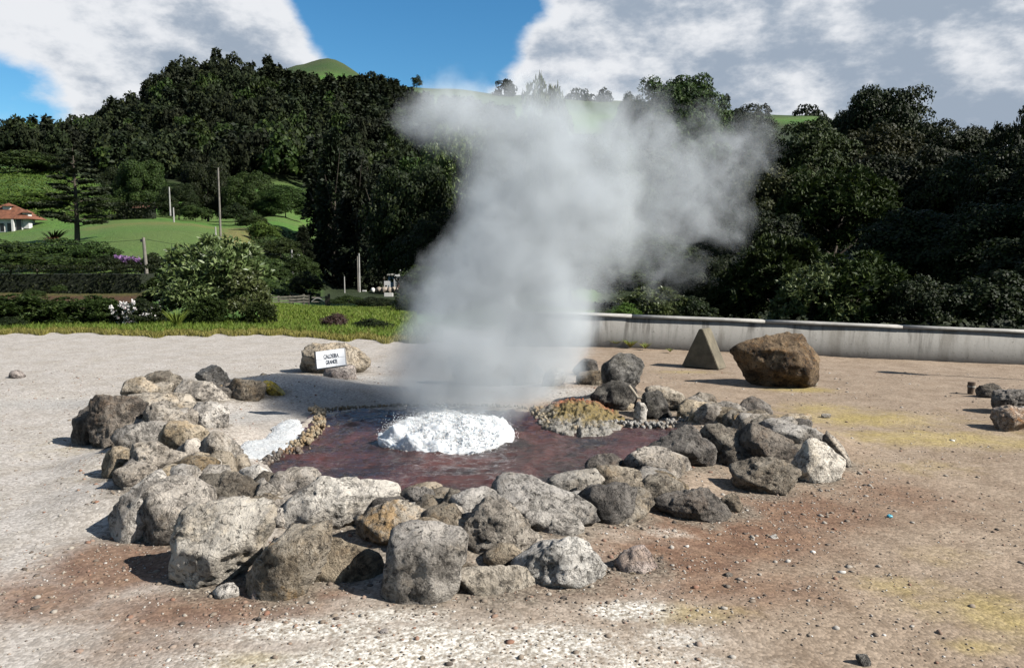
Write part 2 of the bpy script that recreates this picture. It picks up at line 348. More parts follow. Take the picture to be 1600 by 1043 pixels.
# ------------------------------------------------------------------ ground: level, bank under the rocks, basin of the pool
WATER_Z = 0.035
POOL = [(415,735),(440,700),(470,672),(500,650),(560,641),(640,638),(720,638),(800,640),(850,648),(880,664),(920,672),(960,668),
        (1010,664),(1060,666),(1085,690),(1080,730),(960,768),(800,785),(640,790),(520,775),(440,760)]
POOLW = np.array([tuple(gnd(a, b, WATER_Z))[:2] for a, b in POOL])
def in_poly(X, Y, poly):
    r = np.zeros(X.shape, bool); n = len(poly); j = n - 1
    for i in range(n):
        xi, yi = poly[i]; xj, yj = poly[j]
        c = ((yi > Y) != (yj > Y)) & (X < (xj - xi) * (Y - yi) / (yj - yi + 1e-12) + xi)
        r ^= c; j = i
    return r
def dist_poly(X, Y, poly):
    d = np.full(X.shape, 1e9); n = len(poly)
    for i in range(n):
        a = poly[i]; b = poly[(i + 1) % n]; ab = b - a
        t = np.clip(((X - a[0]) * ab[0] + (Y - a[1]) * ab[1]) / (ab @ ab), 0, 1)
        d = np.minimum(d, np.hypot(X - a[0] - t * ab[0], Y - a[1] - t * ab[1]))
    return d
_ring = [(r['c'][0], r['Dc'], r['zb'], max(r['w'], .25)) for r in ROCKS if r['win'] in 'ABCDEFG']
def ground_z(X, Y):
    X = np.asarray(X, float); Y = np.asarray(Y, float)
    sw = np.zeros(X.shape); sz = np.zeros(X.shape)
    for x, y, z, w in _ring:
        k = np.exp(-((X - x) ** 2 + (Y - y) ** 2) / (0.32 ** 2)); sw += k; sz += k * z
    z = sz / (sw + 0.25)
    ins = in_poly(X, Y, POOLW); dp = dist_poly(X, Y, POOLW)
    p3 = np.stack([X, Y, X * 0], -1).reshape(-1, 3)
    n = (fbm(p3 * 1.1, 3, 3) * 0.018 + fbm(p3 * 6.0, 9, 3) * 0.008).reshape(X.shape)
    z = z + n
    # a low lip of sinter round the water, then the basin
    lip = np.exp(-(dp / 0.16) ** 2) * 0.055
    z = np.maximum(z, lip + n * .6)
    z = np.where(ins, np.minimum(z, 0.05 - np.minimum(dp, 0.35) * 1.1), z)
    # ash-grey shoulder behind the pool up to the sign
    for px, py, rx, ry, hgt in [(450, 605, .8, .7, .15), (560, 615, .9, .5, .05)]:
        q = gnd(px, py); z = z + np.where(ins, 0, hgt * np.exp(-((X - q.x) / rx) ** 2 - ((Y - q.y) / ry) ** 2))
    t = np.clip((Y - 8.5) / 4.5, 0, 1)
    z = z - 0.031 * np.clip(X - 2.0, 0, 9) * t * t * (3 - 2 * t)      # the yard falls gently towards the wall's far end
    return z
def spots(X, Y, lst):
    m = np.zeros(X.shape)
    for px, py, rx, ry, s in lst:
        q = gnd(px, py)
        m = np.maximum(m, s * np.exp(-((X - q.x) / rx) ** 2 - ((Y - q.y) / ry) ** 2))
    return m
WHITE = [(480,985,.55,.16,.9),(600,965,.4,.12,.8),(700,1010,.55,.28,1),(850,1005,.4,.22,1),(980,955,.28,.13,.95),(1050,1000,.35,.16,.7),(1000,1040,.5,.2,.8),(320,1030,.45,.15,.6),(560,1040,.6,.2,.9),
         (1050,840,.3,.15,.5),(180,620,1.2,.3,.5),(60,620,.8,.3,.5),(1540,860,.3,.25,.35)]
RED = [(200,880,.5,.42,.95),(330,950,.7,.3,.75),(60,930,.6,.42,.6),(250,1010,.6,.3,.4),(1150,840,.7,.4,.9),(1050,880,.5,.3,.9),(1250,800,.6,.5,.75),(1390,770,.6,.7,.5),(1150,920,.7,.3,.6),(900,915,.5,.2,.6),(500,930,.3,.12,.6)]
YEL = [(1350,655,1.0,.45,.95),(1460,685,1.2,.38,.95),(1290,640,.6,.5,.8),(1570,690,.9,.4,.75),(1250,607,.5,.3,1),(1070,580,.5,.25,.7),(1080,960,.28,.12,.75),(1400,915,.3,.16,.7),(1470,950,.35,.18,.6),(1560,960,.25,.3,.9),
       (400,1032,.22,.09,.8),(1530,1010,.2,.1,.7),(1440,730,.5,.3,.5),(1480,870,.3,.2,.5),(230,740,.5,.4,.45),(100,700,.8,.5,.35),(560,1035,.15,.06,.5),(740,985,.15,.06,.5),(1010,520,.9,.5,.3),(960,800,.3,.15,.6)]
ASH = [(470,600,1.0,.8,1),(600,600,1.6,.7,1),(130,630,1.6,.5,.6),(760,600,1.4,.6,.8),(900,620,.8,.5,.6),(700,790,2.2,.6,.35),(400,650,.6,.4,.7)]
xs = np.arange(-21, 21.01, 0.07)
ys = [-5.0]
while ys[-1] < 17.6: ys.append(ys[-1] + (0.5 if ys[-1] < 1.6 else max(0.022, min(0.11, (ys[-1]) * 0.0085))))
ys = np.array(ys)
GX, GY = np.meshgrid(xs, ys)
edge = (np.clip(GY - 15.5, 0, 3) > 0)
GZ = ground_z(GX, GY)
nx, ny = len(xs), len(ys)
V = np.stack([GX, GY, GZ], -1).reshape(-1, 3)
ii = (np.arange(ny - 1)[:, None] * nx + np.arange(nx - 1)[None]).ravel()
Fq = np.stack([ii, ii + 1, ii + nx + 1, ii + nx], -1)
gme = mesh_np('ground', V, Fq, True)
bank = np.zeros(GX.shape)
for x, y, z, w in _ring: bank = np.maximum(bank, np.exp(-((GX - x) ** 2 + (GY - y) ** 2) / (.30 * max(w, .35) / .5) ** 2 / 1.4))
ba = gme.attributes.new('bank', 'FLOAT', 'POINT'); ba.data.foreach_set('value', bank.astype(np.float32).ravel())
ca = gme.color_attributes.new('stain', 'FLOAT_COLOR', 'POINT')
msk = np.stack([spots(GX, GY, WHITE), spots(GX, GY, RED), spots(GX, GY, YEL), spots(GX, GY, ASH)], -1).reshape(-1, 4)
ca.data.foreach_set('color', msk.astype(np.float32).ravel())

m, g, out = material('ground_earth')
pos = g.n('ShaderNodeNewGeometry').outputs['Position']
at_ = g.n('ShaderNodeAttribute', attribute_name='stain')
ssep = g.n('ShaderNodeSeparateColor', {0: at_.outputs['Color']})
psep = g.n('ShaderNodeSeparateXYZ', {0: pos})
n1 = g.noise(pos, 0.9, 6, 0.6, 0.4); n2 = g.noise(pos, 7.0, 6, 0.65); n3 = g.noise(pos, 45.0, 4, 0.7); n4 = g.noise(pos, 2.6, 7, 0.68, 0.6)
side = g.step(g.math('ADD', g.math('MULTIPLY', psep.outputs[0], 0.22), g.math('SUBTRACT', n1, 0.5)), -0.75, 0.45)
base = g.mix(side, (0.475, 0.445, 0.41), (0.35, 0.275, 0.205))
base = g.mix(g.step(n4, 0.35, 0.68), base, g.mix(side, (0.40, 0.365, 0.32), (0.26, 0.195, 0.14)))
def stain(msock, lo=0.18, hi=0.62, k=0.75):
    e = g.math('ADD', msock, g.math('MULTIPLY', g.math('SUBTRACT', g.math('ADD', g.math('MULTIPLY', n4, .6), g.math('MULTIPLY', n2, .4)), 0.5), k))
    return g.step(e, lo, hi)
base = g.mix(g.math('MULTIPLY', stain(at_.outputs['Alpha']), 0.8), base, g.mix(n2, (0.33, 0.325, 0.31), (0.50, 0.48, 0.45)))
base = g.mix(g.math('MULTIPLY', stain(ssep.outputs[1], .12, .7, .7), 0.9), base, g.mix(g.step(n2, .35, .65), (0.15, 0.080, 0.050), (0.25, 0.155, 0.10)))
base = g.mix(g.math('MULTIPLY', stain(ssep.outputs[2], .12, 1.15, 1.6), 0.56), base, g.mix(n2, (0.36, 0.27, 0.060), (0.54, 0.45, 0.13)))
base = g.mix(g.math('MULTIPLY', stain(ssep.outputs[0], .26, .92, 1.7), 0.88), base, g.mix(g.step(n3, .38, .6), (0.40, 0.35, 0.28), (0.78, 0.76, 0.70)))
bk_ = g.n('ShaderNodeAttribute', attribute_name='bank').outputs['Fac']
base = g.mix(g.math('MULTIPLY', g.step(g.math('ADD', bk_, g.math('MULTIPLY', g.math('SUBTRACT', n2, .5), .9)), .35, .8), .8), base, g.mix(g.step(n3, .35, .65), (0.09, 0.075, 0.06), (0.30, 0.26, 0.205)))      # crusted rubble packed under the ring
grain = g.n('ShaderNodeTexVoronoi', {'Vector': pos, 'Scale': 55.0}); gr2 = g.n('ShaderNodeTexVoronoi', {'Vector': pos, 'Scale': 140.0})
gc = g.n('ShaderNodeSeparateColor', {0: grain.outputs['Color']}).outputs[0]
base = g.mix(0.48, base, g.mix(g.step(gc, 0.1, 0.95), (0.50, 0.48, 0.45), (1.4, 1.4, 1.4)), 'MULTIPLY')
base = g.mix(0.55, base, g.mix(n3, (0.4, 0.4, 0.4), (1.6, 1.6, 1.6)), 'MULTIPLY')
hgt = g.math('ADD', g.math('MULTIPLY', n2, 0.7), g.math('SUBTRACT', g.math('MULTIPLY', n3, 0.5), g.math('MULTIPLY', grain.outputs['Distance'], 0.5)))
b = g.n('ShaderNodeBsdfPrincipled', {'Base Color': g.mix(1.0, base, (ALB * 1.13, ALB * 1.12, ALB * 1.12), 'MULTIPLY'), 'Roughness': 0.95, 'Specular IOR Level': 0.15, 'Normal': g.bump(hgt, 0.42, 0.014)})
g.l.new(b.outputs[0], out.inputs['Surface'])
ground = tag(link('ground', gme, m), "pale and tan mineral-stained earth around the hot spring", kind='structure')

# ------------------------------------------------------------------ terrain beyond: meadow, valley and hills
ST = [13.5, 17, 25, 35, 45, 60, 80, 100, 150, 220, 300, 380, 500, 700, 1000, 2200]
TC = {-900: [-.06,-.03,-.05,-.12,.6,1.6,4,6,17,27,34,36,36,40,40,20], 0: [-.06,-.03,-.05,-.12,.6,1.6,2.8,4.2,15,27,36,38,38,40,40,20],
 100: [-.06,-.03,-.05,-.12,.7,2.0,3.9,5.6,16,28,41,42,42,45,40,20], 200: [-.06,-.03,-.05,-.12,.8,2.4,4.6,6.3,11,25,51,50,50,55,50,20],
 300: [-.06,-.02,0,.1,.7,2.3,4.6,6.1,9,25,65,62,70,80,60,20], 370: [-.06,-.02,0,0,.2,1.8,3.8,5,8,24,67,62,90,110,90,20],
 430: [-.06,-.04,-.12,-.5,-1.2,-.5,2.5,5.2,9,26,62,72,106,150,120,20], 470: [-.06,-.04,-.14,-.6,-1.25,-1.4,.5,4.4,8,24,57,73,114,168,125,20],
 520: [-.06,-.04,-.15,-.65,-1.3,-1.9,-2.2,-1.5,5,24,56,72,116,175,130,20],
 600: [-.06,-.04,-.15,-.65,-1.3,-2,-2.3,-2,4,24,55,73,106,153,120,20], 700: [-.06,-.04,-.15,-.6,-1.1,-1.5,-1.5,0,6,23,48,66,100,150,110,20],
 800: [-.06,-.02,0,-.3,-.5,0,2,5,12,25,45,60,95,144,105,20], 950: [-.06,-.05,-.3,-.3,-.3,.5,3,6,14,28,45,60,90,138,100,20],
 1100: [-.06,-.05,-.3,-.3,-.3,.5,3,6,14,28,42,58,88,132,100,20], 1250: [-.06,-.05,-.3,-.3,-.3,1,4,8,14,28,40,58,90,124,100,20],
 1400: [-.06,-.05,-.3,-.3,0,1,4,8,14,28,40,50,70,92,80,20], 1700: [-.06,-.05,-.3,-.3,0,1,4,8,14,26,36,44,60,75,60,20],
 2700: [-.06,-.05,-.3,-.3,0,1,4,8,14,26,36,44,60,75,60,20]}
TPX = np.array(sorted(TC)); TZ = np.array([TC[k] for k in sorted(TC)]); LST = np.log(ST)
def terrain_z(X, Y, rough=True):
    X = np.asarray(X, float); Y = np.asarray(Y, float)
    px = np.clip(CX + F * X / Y, TPX[0], TPX[-1] - 1e-6); ly = np.clip(np.log(np.maximum(Y, 13.5)), LST[0], LST[-1] - 1e-9)
    i = np.clip(np.searchsorted(TPX, px, 'right') - 1, 0, len(TPX) - 2); j = np.clip(np.searchsorted(LST, ly, 'right') - 1, 0, len(LST) - 2)
    a = (px - TPX[i]) / (TPX[i + 1] - TPX[i]); b_ = (ly - LST[j]) / (LST[j + 1] - LST[j])
    a = a * a * (3 - 2 * a)
    z = (TZ[i, j] * (1 - a) + TZ[i + 1, j] * a) * (1 - b_) + (TZ[i, j + 1] * (1 - a) + TZ[i + 1, j + 1] * a) * b_
    if rough:
        p3 = np.stack([X, Y, X * 0], -1).reshape(-1, 3) / np.maximum(Y, 20).reshape(-1, 1) * 9
        z = z + (fbm(p3, 21, 4).reshape(X.shape)) * np.clip((Y - 22) / 100, 0, 1) * np.minimum(0.012 * Y, 2.6)
    return z
tu = np.linspace((-900 - CX) / F, (2700 - CX) / F, 300)
td = np.exp(np.linspace(math.log(14.5), math.log(2200), 170))
TU, TD = np.meshgrid(tu, td); TXX = TU * TD; TZZ = terrain_z(TXX, TD)
V = np.stack([TXX, TD, TZZ], -1).reshape(-1, 3); nx = len(tu)
ii = (np.arange(len(td) - 1)[:, None] * nx + np.arange(nx - 1)[None]).ravel()
tme = mesh_np('terrain', V, np.stack([ii, ii + 1, ii + nx + 1, ii + nx], -1), True)
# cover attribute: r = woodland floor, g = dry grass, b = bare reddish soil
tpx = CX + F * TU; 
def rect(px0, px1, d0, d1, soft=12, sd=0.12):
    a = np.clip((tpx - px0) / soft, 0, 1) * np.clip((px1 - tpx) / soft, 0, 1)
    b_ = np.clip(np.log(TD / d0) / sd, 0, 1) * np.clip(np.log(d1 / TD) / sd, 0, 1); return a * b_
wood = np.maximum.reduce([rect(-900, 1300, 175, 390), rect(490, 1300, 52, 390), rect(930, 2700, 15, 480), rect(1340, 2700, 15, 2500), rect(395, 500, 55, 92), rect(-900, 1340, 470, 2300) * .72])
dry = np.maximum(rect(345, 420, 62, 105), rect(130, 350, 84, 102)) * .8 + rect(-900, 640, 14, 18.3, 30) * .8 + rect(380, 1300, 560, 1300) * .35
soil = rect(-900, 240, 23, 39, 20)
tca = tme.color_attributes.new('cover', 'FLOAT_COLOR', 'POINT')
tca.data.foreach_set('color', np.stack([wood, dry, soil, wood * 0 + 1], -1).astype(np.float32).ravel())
m, g, out = material('terrain_grass')
pos = g.n('ShaderNodeNewGeometry').outputs['Position']
ca_ = g.n('ShaderNodeSeparateColor', {0: g.n('ShaderNodeAttribute', attribute_name='cover').outputs['Color']})
na = g.noise(pos, 0.05, 5, 0.6); nb = g.noise(pos, 0.7, 6, 0.7); nc = g.noise(pos, 4.0, 4, 0.7)
c = g.mix(g.step(nb, .3, .7), (0.060, 0.170, 0.020), (0.110, 0.255, 0.034))
c = g.mix(g.step(na, .36, .62), c, (0.125, 0.195, 0.045))
c = g.mix(g.math('MULTIPLY', ca_.outputs[1], g.step(nb, .25, .6)), c, (0.27, 0.20, 0.075))
c = g.mix(ca_.outputs[2], c, g.mix(nc, (0.07, 0.030, 0.014), (0.13, 0.07, 0.03)))
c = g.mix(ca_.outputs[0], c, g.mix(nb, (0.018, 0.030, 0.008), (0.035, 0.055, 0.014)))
b = g.n('ShaderNodeBsdfPrincipled', {'Base Color': g.mix(1.0, c, (ALB, ALB, ALB), 'MULTIPLY'), 'Roughness': 0.9, 'Specular IOR Level': 0.2, 'Normal': g.bump(g.math('ADD', nb, g.math('MULTIPLY', nc, .4)), 0.9, 0.5)})
g.l.new(b.outputs[0], out.inputs['Surface'])
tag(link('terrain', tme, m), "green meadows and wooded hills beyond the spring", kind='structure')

# ------------------------------------------------------------------ rock materials
RC = {  # dark, mid, light, stain colour, stain amount
 'grey': ((.070,.060,.052), (.245,.217,.188), (.54,.49,.43), (.34,.22,.08), .12),
 'pale': ((.15,.135,.12), (.42,.385,.34), (.68,.63,.56), (.42,.30,.14), .16),
 'dark': ((.035,.031,.028), (.105,.090,.078), (.25,.22,.19), (.16,.085,.035), .2),
 'black': ((.015,.013,.012), (.045,.040,.035), (.20,.185,.165), (.12,.10,.03), .12),
 'brown': ((.055,.042,.030), (.17,.135,.098), (.34,.29,.225), (.26,.15,.045), .25),
 'tan': ((.13,.105,.078), (.33,.275,.205), (.52,.45,.36), (.40,.25,.09), .2),
 'ochre': ((.10,.075,.05), (.27,.215,.15), (.46,.40,.32), (.42,.22,.035), .5),
 'yellow': ((.16,.12,.05), (.36,.30,.12), (.50,.45,.27), (.48,.36,.05), .6),
 'pink': ((.17,.12,.10), (.36,.28,.245), (.50,.42,.37), (.42,.28,.14), .2),
 'pinkgrey': ((.13,.11,.10), (.30,.255,.235), (.46,.41,.37), (.36,.24,.13), .15),
 'pinkbrown': ((.07,.045,.03), (.26,.15,.085), (.55,.47,.40), (.36,.16,.05), .35),
 'boulder': ((.028,.020,.014), (.105,.066,.036), (.25,.18,.115), (.20,.10,.03), .4),
}
def rock_mat(key):
    dk, md, lt, stc, sta = RC[key]
    dk, md, lt, stc = [tuple(x * ALB * 1.4 for x in q) for q in (dk, md, lt, stc)]
    dk = tuple(x * .6 for x in dk)
    m, g, out = material('rock_' + key)
    oi = g.n('ShaderNodeObjectInfo').outputs['Random']
    off = g.n('ShaderNodeCombineXYZ', {0: g.math('MULTIPLY', oi, 31.0), 1: g.math('MULTIPLY', oi, 17.0), 2: g.math('MULTIPLY', oi, 53.0)}).outputs[0]
    tc = g.vmath('ADD', g.n('ShaderNodeTexCoord').outputs['Object'], off)
    n1 = g.noise(tc, 4.5, 8, 0.68, 0.5); n2 = g.noise(tc, 22.0, 7, 0.72); n3 = g.noise(tc, 90.0, 4, 0.7); n4 = g.noise(tc, 2.2, 5, 0.6, 0.8)
    geo = g.n('ShaderNodeNewGeometry')
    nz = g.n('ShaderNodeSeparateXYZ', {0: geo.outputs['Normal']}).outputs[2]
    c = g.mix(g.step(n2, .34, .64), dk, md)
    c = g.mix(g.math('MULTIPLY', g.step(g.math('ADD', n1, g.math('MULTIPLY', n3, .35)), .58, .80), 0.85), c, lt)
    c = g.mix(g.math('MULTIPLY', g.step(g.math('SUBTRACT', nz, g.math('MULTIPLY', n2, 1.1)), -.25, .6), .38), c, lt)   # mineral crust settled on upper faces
    c = g.mix(g.math('MULTIPLY', g.step(g.math('ADD', n4, g.math('MULTIPLY', g.math('SUBTRACT', n2, .5), .5)), .52, .66), sta), c, stc)
    pitm = g.step(g.noise(g.vmath('ADD', tc, (7.0, 3.0, 1.0)), 30.0, 5, .62, .4), .30, .44)
    crack = g.step(g.math('ABSOLUTE', g.math('SUBTRACT', g.noise(tc, 5.5, 6, .62, .9), .5)), .0, .018)
    c = g.mix(g.math('MULTIPLY', g.math('SUBTRACT', 1.0, pitm), .75), c, tuple(x * .55 for x in dk))
    c = g.mix(g.math('MULTIPLY', g.math('SUBTRACT', 1.0, crack), .35), c, dk)
    hh = g.math('ADD', g.math('ADD', g.math('MULTIPLY', n2, 1.0), g.math('MULTIPLY', n3, .35)), g.math('ADD', g.math('MULTIPLY', pitm, .7), g.math('MULTIPLY', crack, .3)))
    c = g.n('ShaderNodeHueSaturation', {'Hue': .5, 'Saturation': g.math('ADD', .8, g.math('MULTIPLY', g.math('FRACT', g.math('MULTIPLY', oi, 7.3)), .5)), 'Value': g.math('ADD', .68, g.math('MULTIPLY', oi, .5)), 'Color': c}).outputs[0]
    b = g.n('ShaderNodeBsdfPrincipled', {'Base Color': c, 'Roughness': .88, 'Specular IOR Level': .25, 'Normal': g.bump(hh, 1.0, .030)})
    g.l.new(b.outputs[0], out.inputs['Surface'])
    return m
ROCKM = {k: rock_mat(k) for k in RC}

_ico = {}
def ico(n):
    if n not in _ico:
        bm = bmesh.new(); bmesh.ops.create_icosphere(bm, subdivisions=n, radius=1.0)
        bm.verts.ensure_lookup_table()
        v = np.array([tuple(x.co) for x in bm.verts]); v /= np.linalg.norm(v, axis=1)[:, None]
        f = np.array([[q.index for q in p.verts] for p in bm.faces]); bm.free(); _ico[n] = (v, f)
    return _ico[n]
def hull2(P):
    P = sorted(map(tuple, P)); 
    def half(pp):
        h = []
        for p in pp:
            while len(h) > 1 and (h[-1][0]-h[-2][0])*(p[1]-h[-2][1]) - (h[-1][1]-h[-2][1])*(p[0]-h[-2][0]) <= 0: h.pop()
            h.append(p)
        return h[:-1]
    return half(P) + half(P[::-1])
def rock_mesh(pts, th, det, seed, rough=1.0, sink=0.06, grow=1.0):
    rng = random.Random(seed * 7 + 3)
    c = pts.mean(0); q = (pts - c) * grow
    lo = q[:, 2].min()
    H = hull2([(a, z) for a, _, z in q] + [(a * .8, z - sink) for a, _, z in q if z < lo * .35])
    size = 0.5 * (np.ptp(q[:, 0]) + np.ptp(q[:, 2]))
    N, Hh = [], []
    n = len(H)
    for i in range(n):
        a, b_ = np.array(H[i]), np.array(H[(i + 1) % n]); e = b_ - a
        nm = np.array([e[1], -e[0]]); L = np.linalg.norm(nm)
        if L < 1e-6: continue
        nm /= L; d0 = nm @ a
        for sgn in (-1, 1):
            al = math.radians(rng.uniform(14, 48))
            N.append((nm[0] * math.cos(al), sgn * math.sin(al), nm[1] * math.cos(al))); Hh.append(d0 * math.cos(al))
    for k in range(7):   # broken front and back facets
        sgn = -1 if k < 4 else 1
        v = np.array([rng.uniform(-.65, .65), sgn, rng.uniform(-.25, .75)]); v /= np.linalg.norm(v)
        N.append(tuple(v)); Hh.append(th * .5 * rng.uniform(.78, 1.1))
    N = np.array(N); Hh = np.maximum(np.array(Hh), size * .05)
    v, f = ico(det)
    dots = v @ N.T
    r = np.where(dots > 1e-3, Hh[None] / np.maximum(dots, 1e-3), 1e9)
    rs = np.sort(r, axis=1)[:, :3]
    k = 55.0 / size                                                  # soft minimum: worn edges
    R = -np.log(np.exp(-k * (rs - rs[:, :1])).sum(1)) / k + rs[:, 0]
    for _ in range(9):      # chipped facets
        cn = np.array([rng.gauss(0, 1), rng.gauss(0, 1) - .3, rng.gauss(0, 1) + .2]); cn /= np.linalg.norm(cn)
        hc = (v * R[:, None] @ cn).max() * rng.uniform(.60, .90)
        dn = v @ cn; R = np.where(dn > .05, np.minimum(R, hc / np.maximum(dn, .05)), R)
    P = v * R[:, None]
    for ax in (0, 2):        # the chipping must not shrink the outline
        ext = np.array([p[0 if ax == 0 else 1] for p in H]); a0, a1 = P[:, ax].min(), P[:, ax].max()
        P[:, ax] = ext.min() + (P[:, ax] - a0) / (a1 - a0) * (ext.max() - ext.min())
    P[:, 1] *= th / max(np.ptp(P[:, 1]), 1e-6) * 1.05
    R = np.linalg.norm(P, axis=1)
    s = 1.0 / max(size, .12)
    off = seed * 3.71
    P1 = P * s
    dsp = fbm(P1 * 2.1 + off, seed, 3) * .040 + fbm(P1 * 3.3 + off, seed + 5, 4, .60, True) * .056 + fbm(P1 * np.array([8, 8, 14]) + off, seed + 9, 3, .70, True) * .036 - .004
    P = P + v * (dsp * size * rough * np.minimum(1, R / (size * .35)))[:, None]
    return c, P, f
for i, r in enumerate(ROCKS):
    det = r['det'] if r['w'] > .42 else min(r['det'], 4)
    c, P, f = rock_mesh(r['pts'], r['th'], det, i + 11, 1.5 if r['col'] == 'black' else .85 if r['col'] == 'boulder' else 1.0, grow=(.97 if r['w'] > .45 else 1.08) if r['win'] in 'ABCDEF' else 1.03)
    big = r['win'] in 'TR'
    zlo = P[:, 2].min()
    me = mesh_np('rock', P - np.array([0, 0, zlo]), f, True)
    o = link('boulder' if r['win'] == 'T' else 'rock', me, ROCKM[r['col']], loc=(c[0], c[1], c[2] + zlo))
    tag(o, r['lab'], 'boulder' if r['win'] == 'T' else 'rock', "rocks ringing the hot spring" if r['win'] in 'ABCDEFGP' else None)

# rubble wedged between the ring rocks
rg = random.Random(12); k = 0; rub = []
ring = [r for r in ROCKS if r['win'] in 'ABCDE' and 'loose' not in r['lab'] and 'alone' not in r['lab']]
while k < 210:
    a_ = rg.choice(ring); b_ = min((q for q in ring if q is not a_), key=lambda q: (q['c'][0] - a_['c'][0]) ** 2 + (q['Dc'] - a_['Dc']) ** 2 + rg.uniform(0, .12))
    t = rg.uniform(.3, .7); X = a_['c'][0] * (1 - t) + b_['c'][0] * t + rg.gauss(0, .09); Y = a_['Dc'] * (1 - t) + b_['Dc'] * t + rg.gauss(0, .12)
    if in_poly(np.array([X]), np.array([Y]), POOLW)[0]: continue
    if not any(abs(q['c'][0] - X) < q['w'] * .42 and -.75 < q['Dc'] - Y < -.05 for q in ring): continue      # only where a larger rock stands before it
    k += 1
    s_ = rg.uniform(.06, .17); zg = float(ground_z(np.array([X]), np.array([Y]))[0])
    pts = np.array([(X + s_ * rg.uniform(.8, 1.2) * math.cos(t), Y, zg + s_ * .25 + s_ * .75 * math.sin(t)) for t in np.linspace(0, 6.28, 8)[:-1]])
    c, P, f = rock_mesh(pts, s_ * 1.7, 3, 900 + k, 1.0, .03); zlo = P[:, 2].min()
    o = link('rubble_stone', mesh_np('rubble_stone', P - np.array([0, 0, zlo]), f, True), ROCKM[rg.choice(['grey', 'grey', 'brown', 'brown', 'dark', 'tan', 'grey'])], loc=(c[0], c[1], c[2] + zlo))
    tag(o, "small angular rubble stone wedged between the larger ring rocks", 'stone', "rubble between the ring rocks")

# ------------------------------------------------------------------ water
q0 = POOLW.min(0) - .25; q1 = POOLW.max(0) + .25
wx = np.arange(q0[0], q1[0], .022); wy = np.arange(q0[1], q1[1], .022)
WX, WY = np.meshgrid(wx, wy)
BC = gnd(700, 686, WATER_Z); BR = 0.56                         # centre and radius of the boil
rr = np.hypot(WX - BC.x, (WY - BC.y) * 1.0)
p3 = np.stack([WX, WY, WX * 0], -1).reshape(-1, 3)
rip = (fbm(p3 * np.array([3.2, 6.5, 1]) + 4, 31, 4, .6)).reshape(WX.shape)
rip2 = fbm(p3 * np.array([9, 17, 1]), 37, 3, .6, True).reshape(WX.shape)
WZ = WATER_Z + rip * .026 + rip2 * .014 + np.sin(rr * 21 + rip * 3) * .008 * np.exp(-np.clip(rr - BR, 0, 9) / .55)
inside = in_poly(WX, WY, POOLW) | (dist_poly(WX, WY, POOLW) < .10)
nx = len(wx)
ii = (np.arange(len(wy) - 1)[:, None] * nx + np.arange(nx - 1)[None]).ravel()
Fq = np.stack([ii, ii + 1, ii + nx + 1, ii + nx], -1)
Fq = Fq[inside.ravel()[Fq].all(1)]
used = np.unique(Fq); remap = np.full(WX.size, -1); remap[used] = np.arange(len(used))
wme = mesh_np('water', np.stack([WX, WY, WZ], -1).reshape(-1, 3)[used], remap[Fq], True)
m, g, out = material('spring_water')
pos = g.n('ShaderNodeNewGeometry').outputs['Position']
n1 = g.noise(pos, 2.2, 6, .65, .6); n2 = g.noise(pos, 11.0, 5, .65)
c = g.mix(g.step(n1, .32, .68), (0.014, 0.011, 0.011), (0.052, 0.022, 0.020))
c = g.mix(g.math('MULTIPLY', g.step(n2, .52, .75), .6), c, (0.085, 0.052, 0.045))
bd = g.vmath('DISTANCE', pos, (BC.x, BC.y, WATER_Z))
fr = g.step(g.math('SUBTRACT', g.noise(pos, 16., 6, .7), g.math('MULTIPLY', g.math('SUBTRACT', bd, BR * .92), 3.0)), .42, .62)
c = g.mix(g.step(g.noise(pos, 3.1, 5, .6), .69, .76), c, (0.17, 0.04, 0.012))
c = g.mix(fr, c, (.50, .52, .53))      # froth drifting off the boil
st_ = g.n('ShaderNodeMapping', {'Vector': pos, 'Scale': (7., 19., 1.)}).outputs[0]
b = g.n('ShaderNodeBsdfPrincipled', {'Base Color': c, 'Roughness': g.math('ADD', .06, g.math('MULTIPLY', fr, .5)), 'IOR': 1.33, 'Normal': g.bump(g.math('ADD', g.noise(st_, 1., 5, .6), g.math('MULTIPLY', g.noise(pos, 40., 3, .6), .4)), .55, .03)})
g.l.new(b.outputs[0], out.inputs['Surface'])
tag(link('spring_water', wme, m), "rippling reddish-brown water of the hot spring", kind='structure')

def crust_mat(name, c1, c2, c3):
    m, g, out = material(name)
    tc = g.n('ShaderNodeTexCoord').outputs['Object']
    n1 = g.noise(tc, 30, 6, .7); n2 = g.noise(tc, 5, 5, .6)
    c = g.mix(g.step(n1, .3, .65), c1, c2); c = g.mix(g.step(n2, .5, .7), c, c3); c = g.mix(1.0, c, (ALB, ALB, ALB), 'MULTIPLY')
    b = g.n('ShaderNodeBsdfPrincipled', {'Base Color': c, 'Roughness': .7, 'Normal': g.bump(n1, .9, .02)})
    g.l.new(b.outputs[0], out.inputs['Surface']); return m
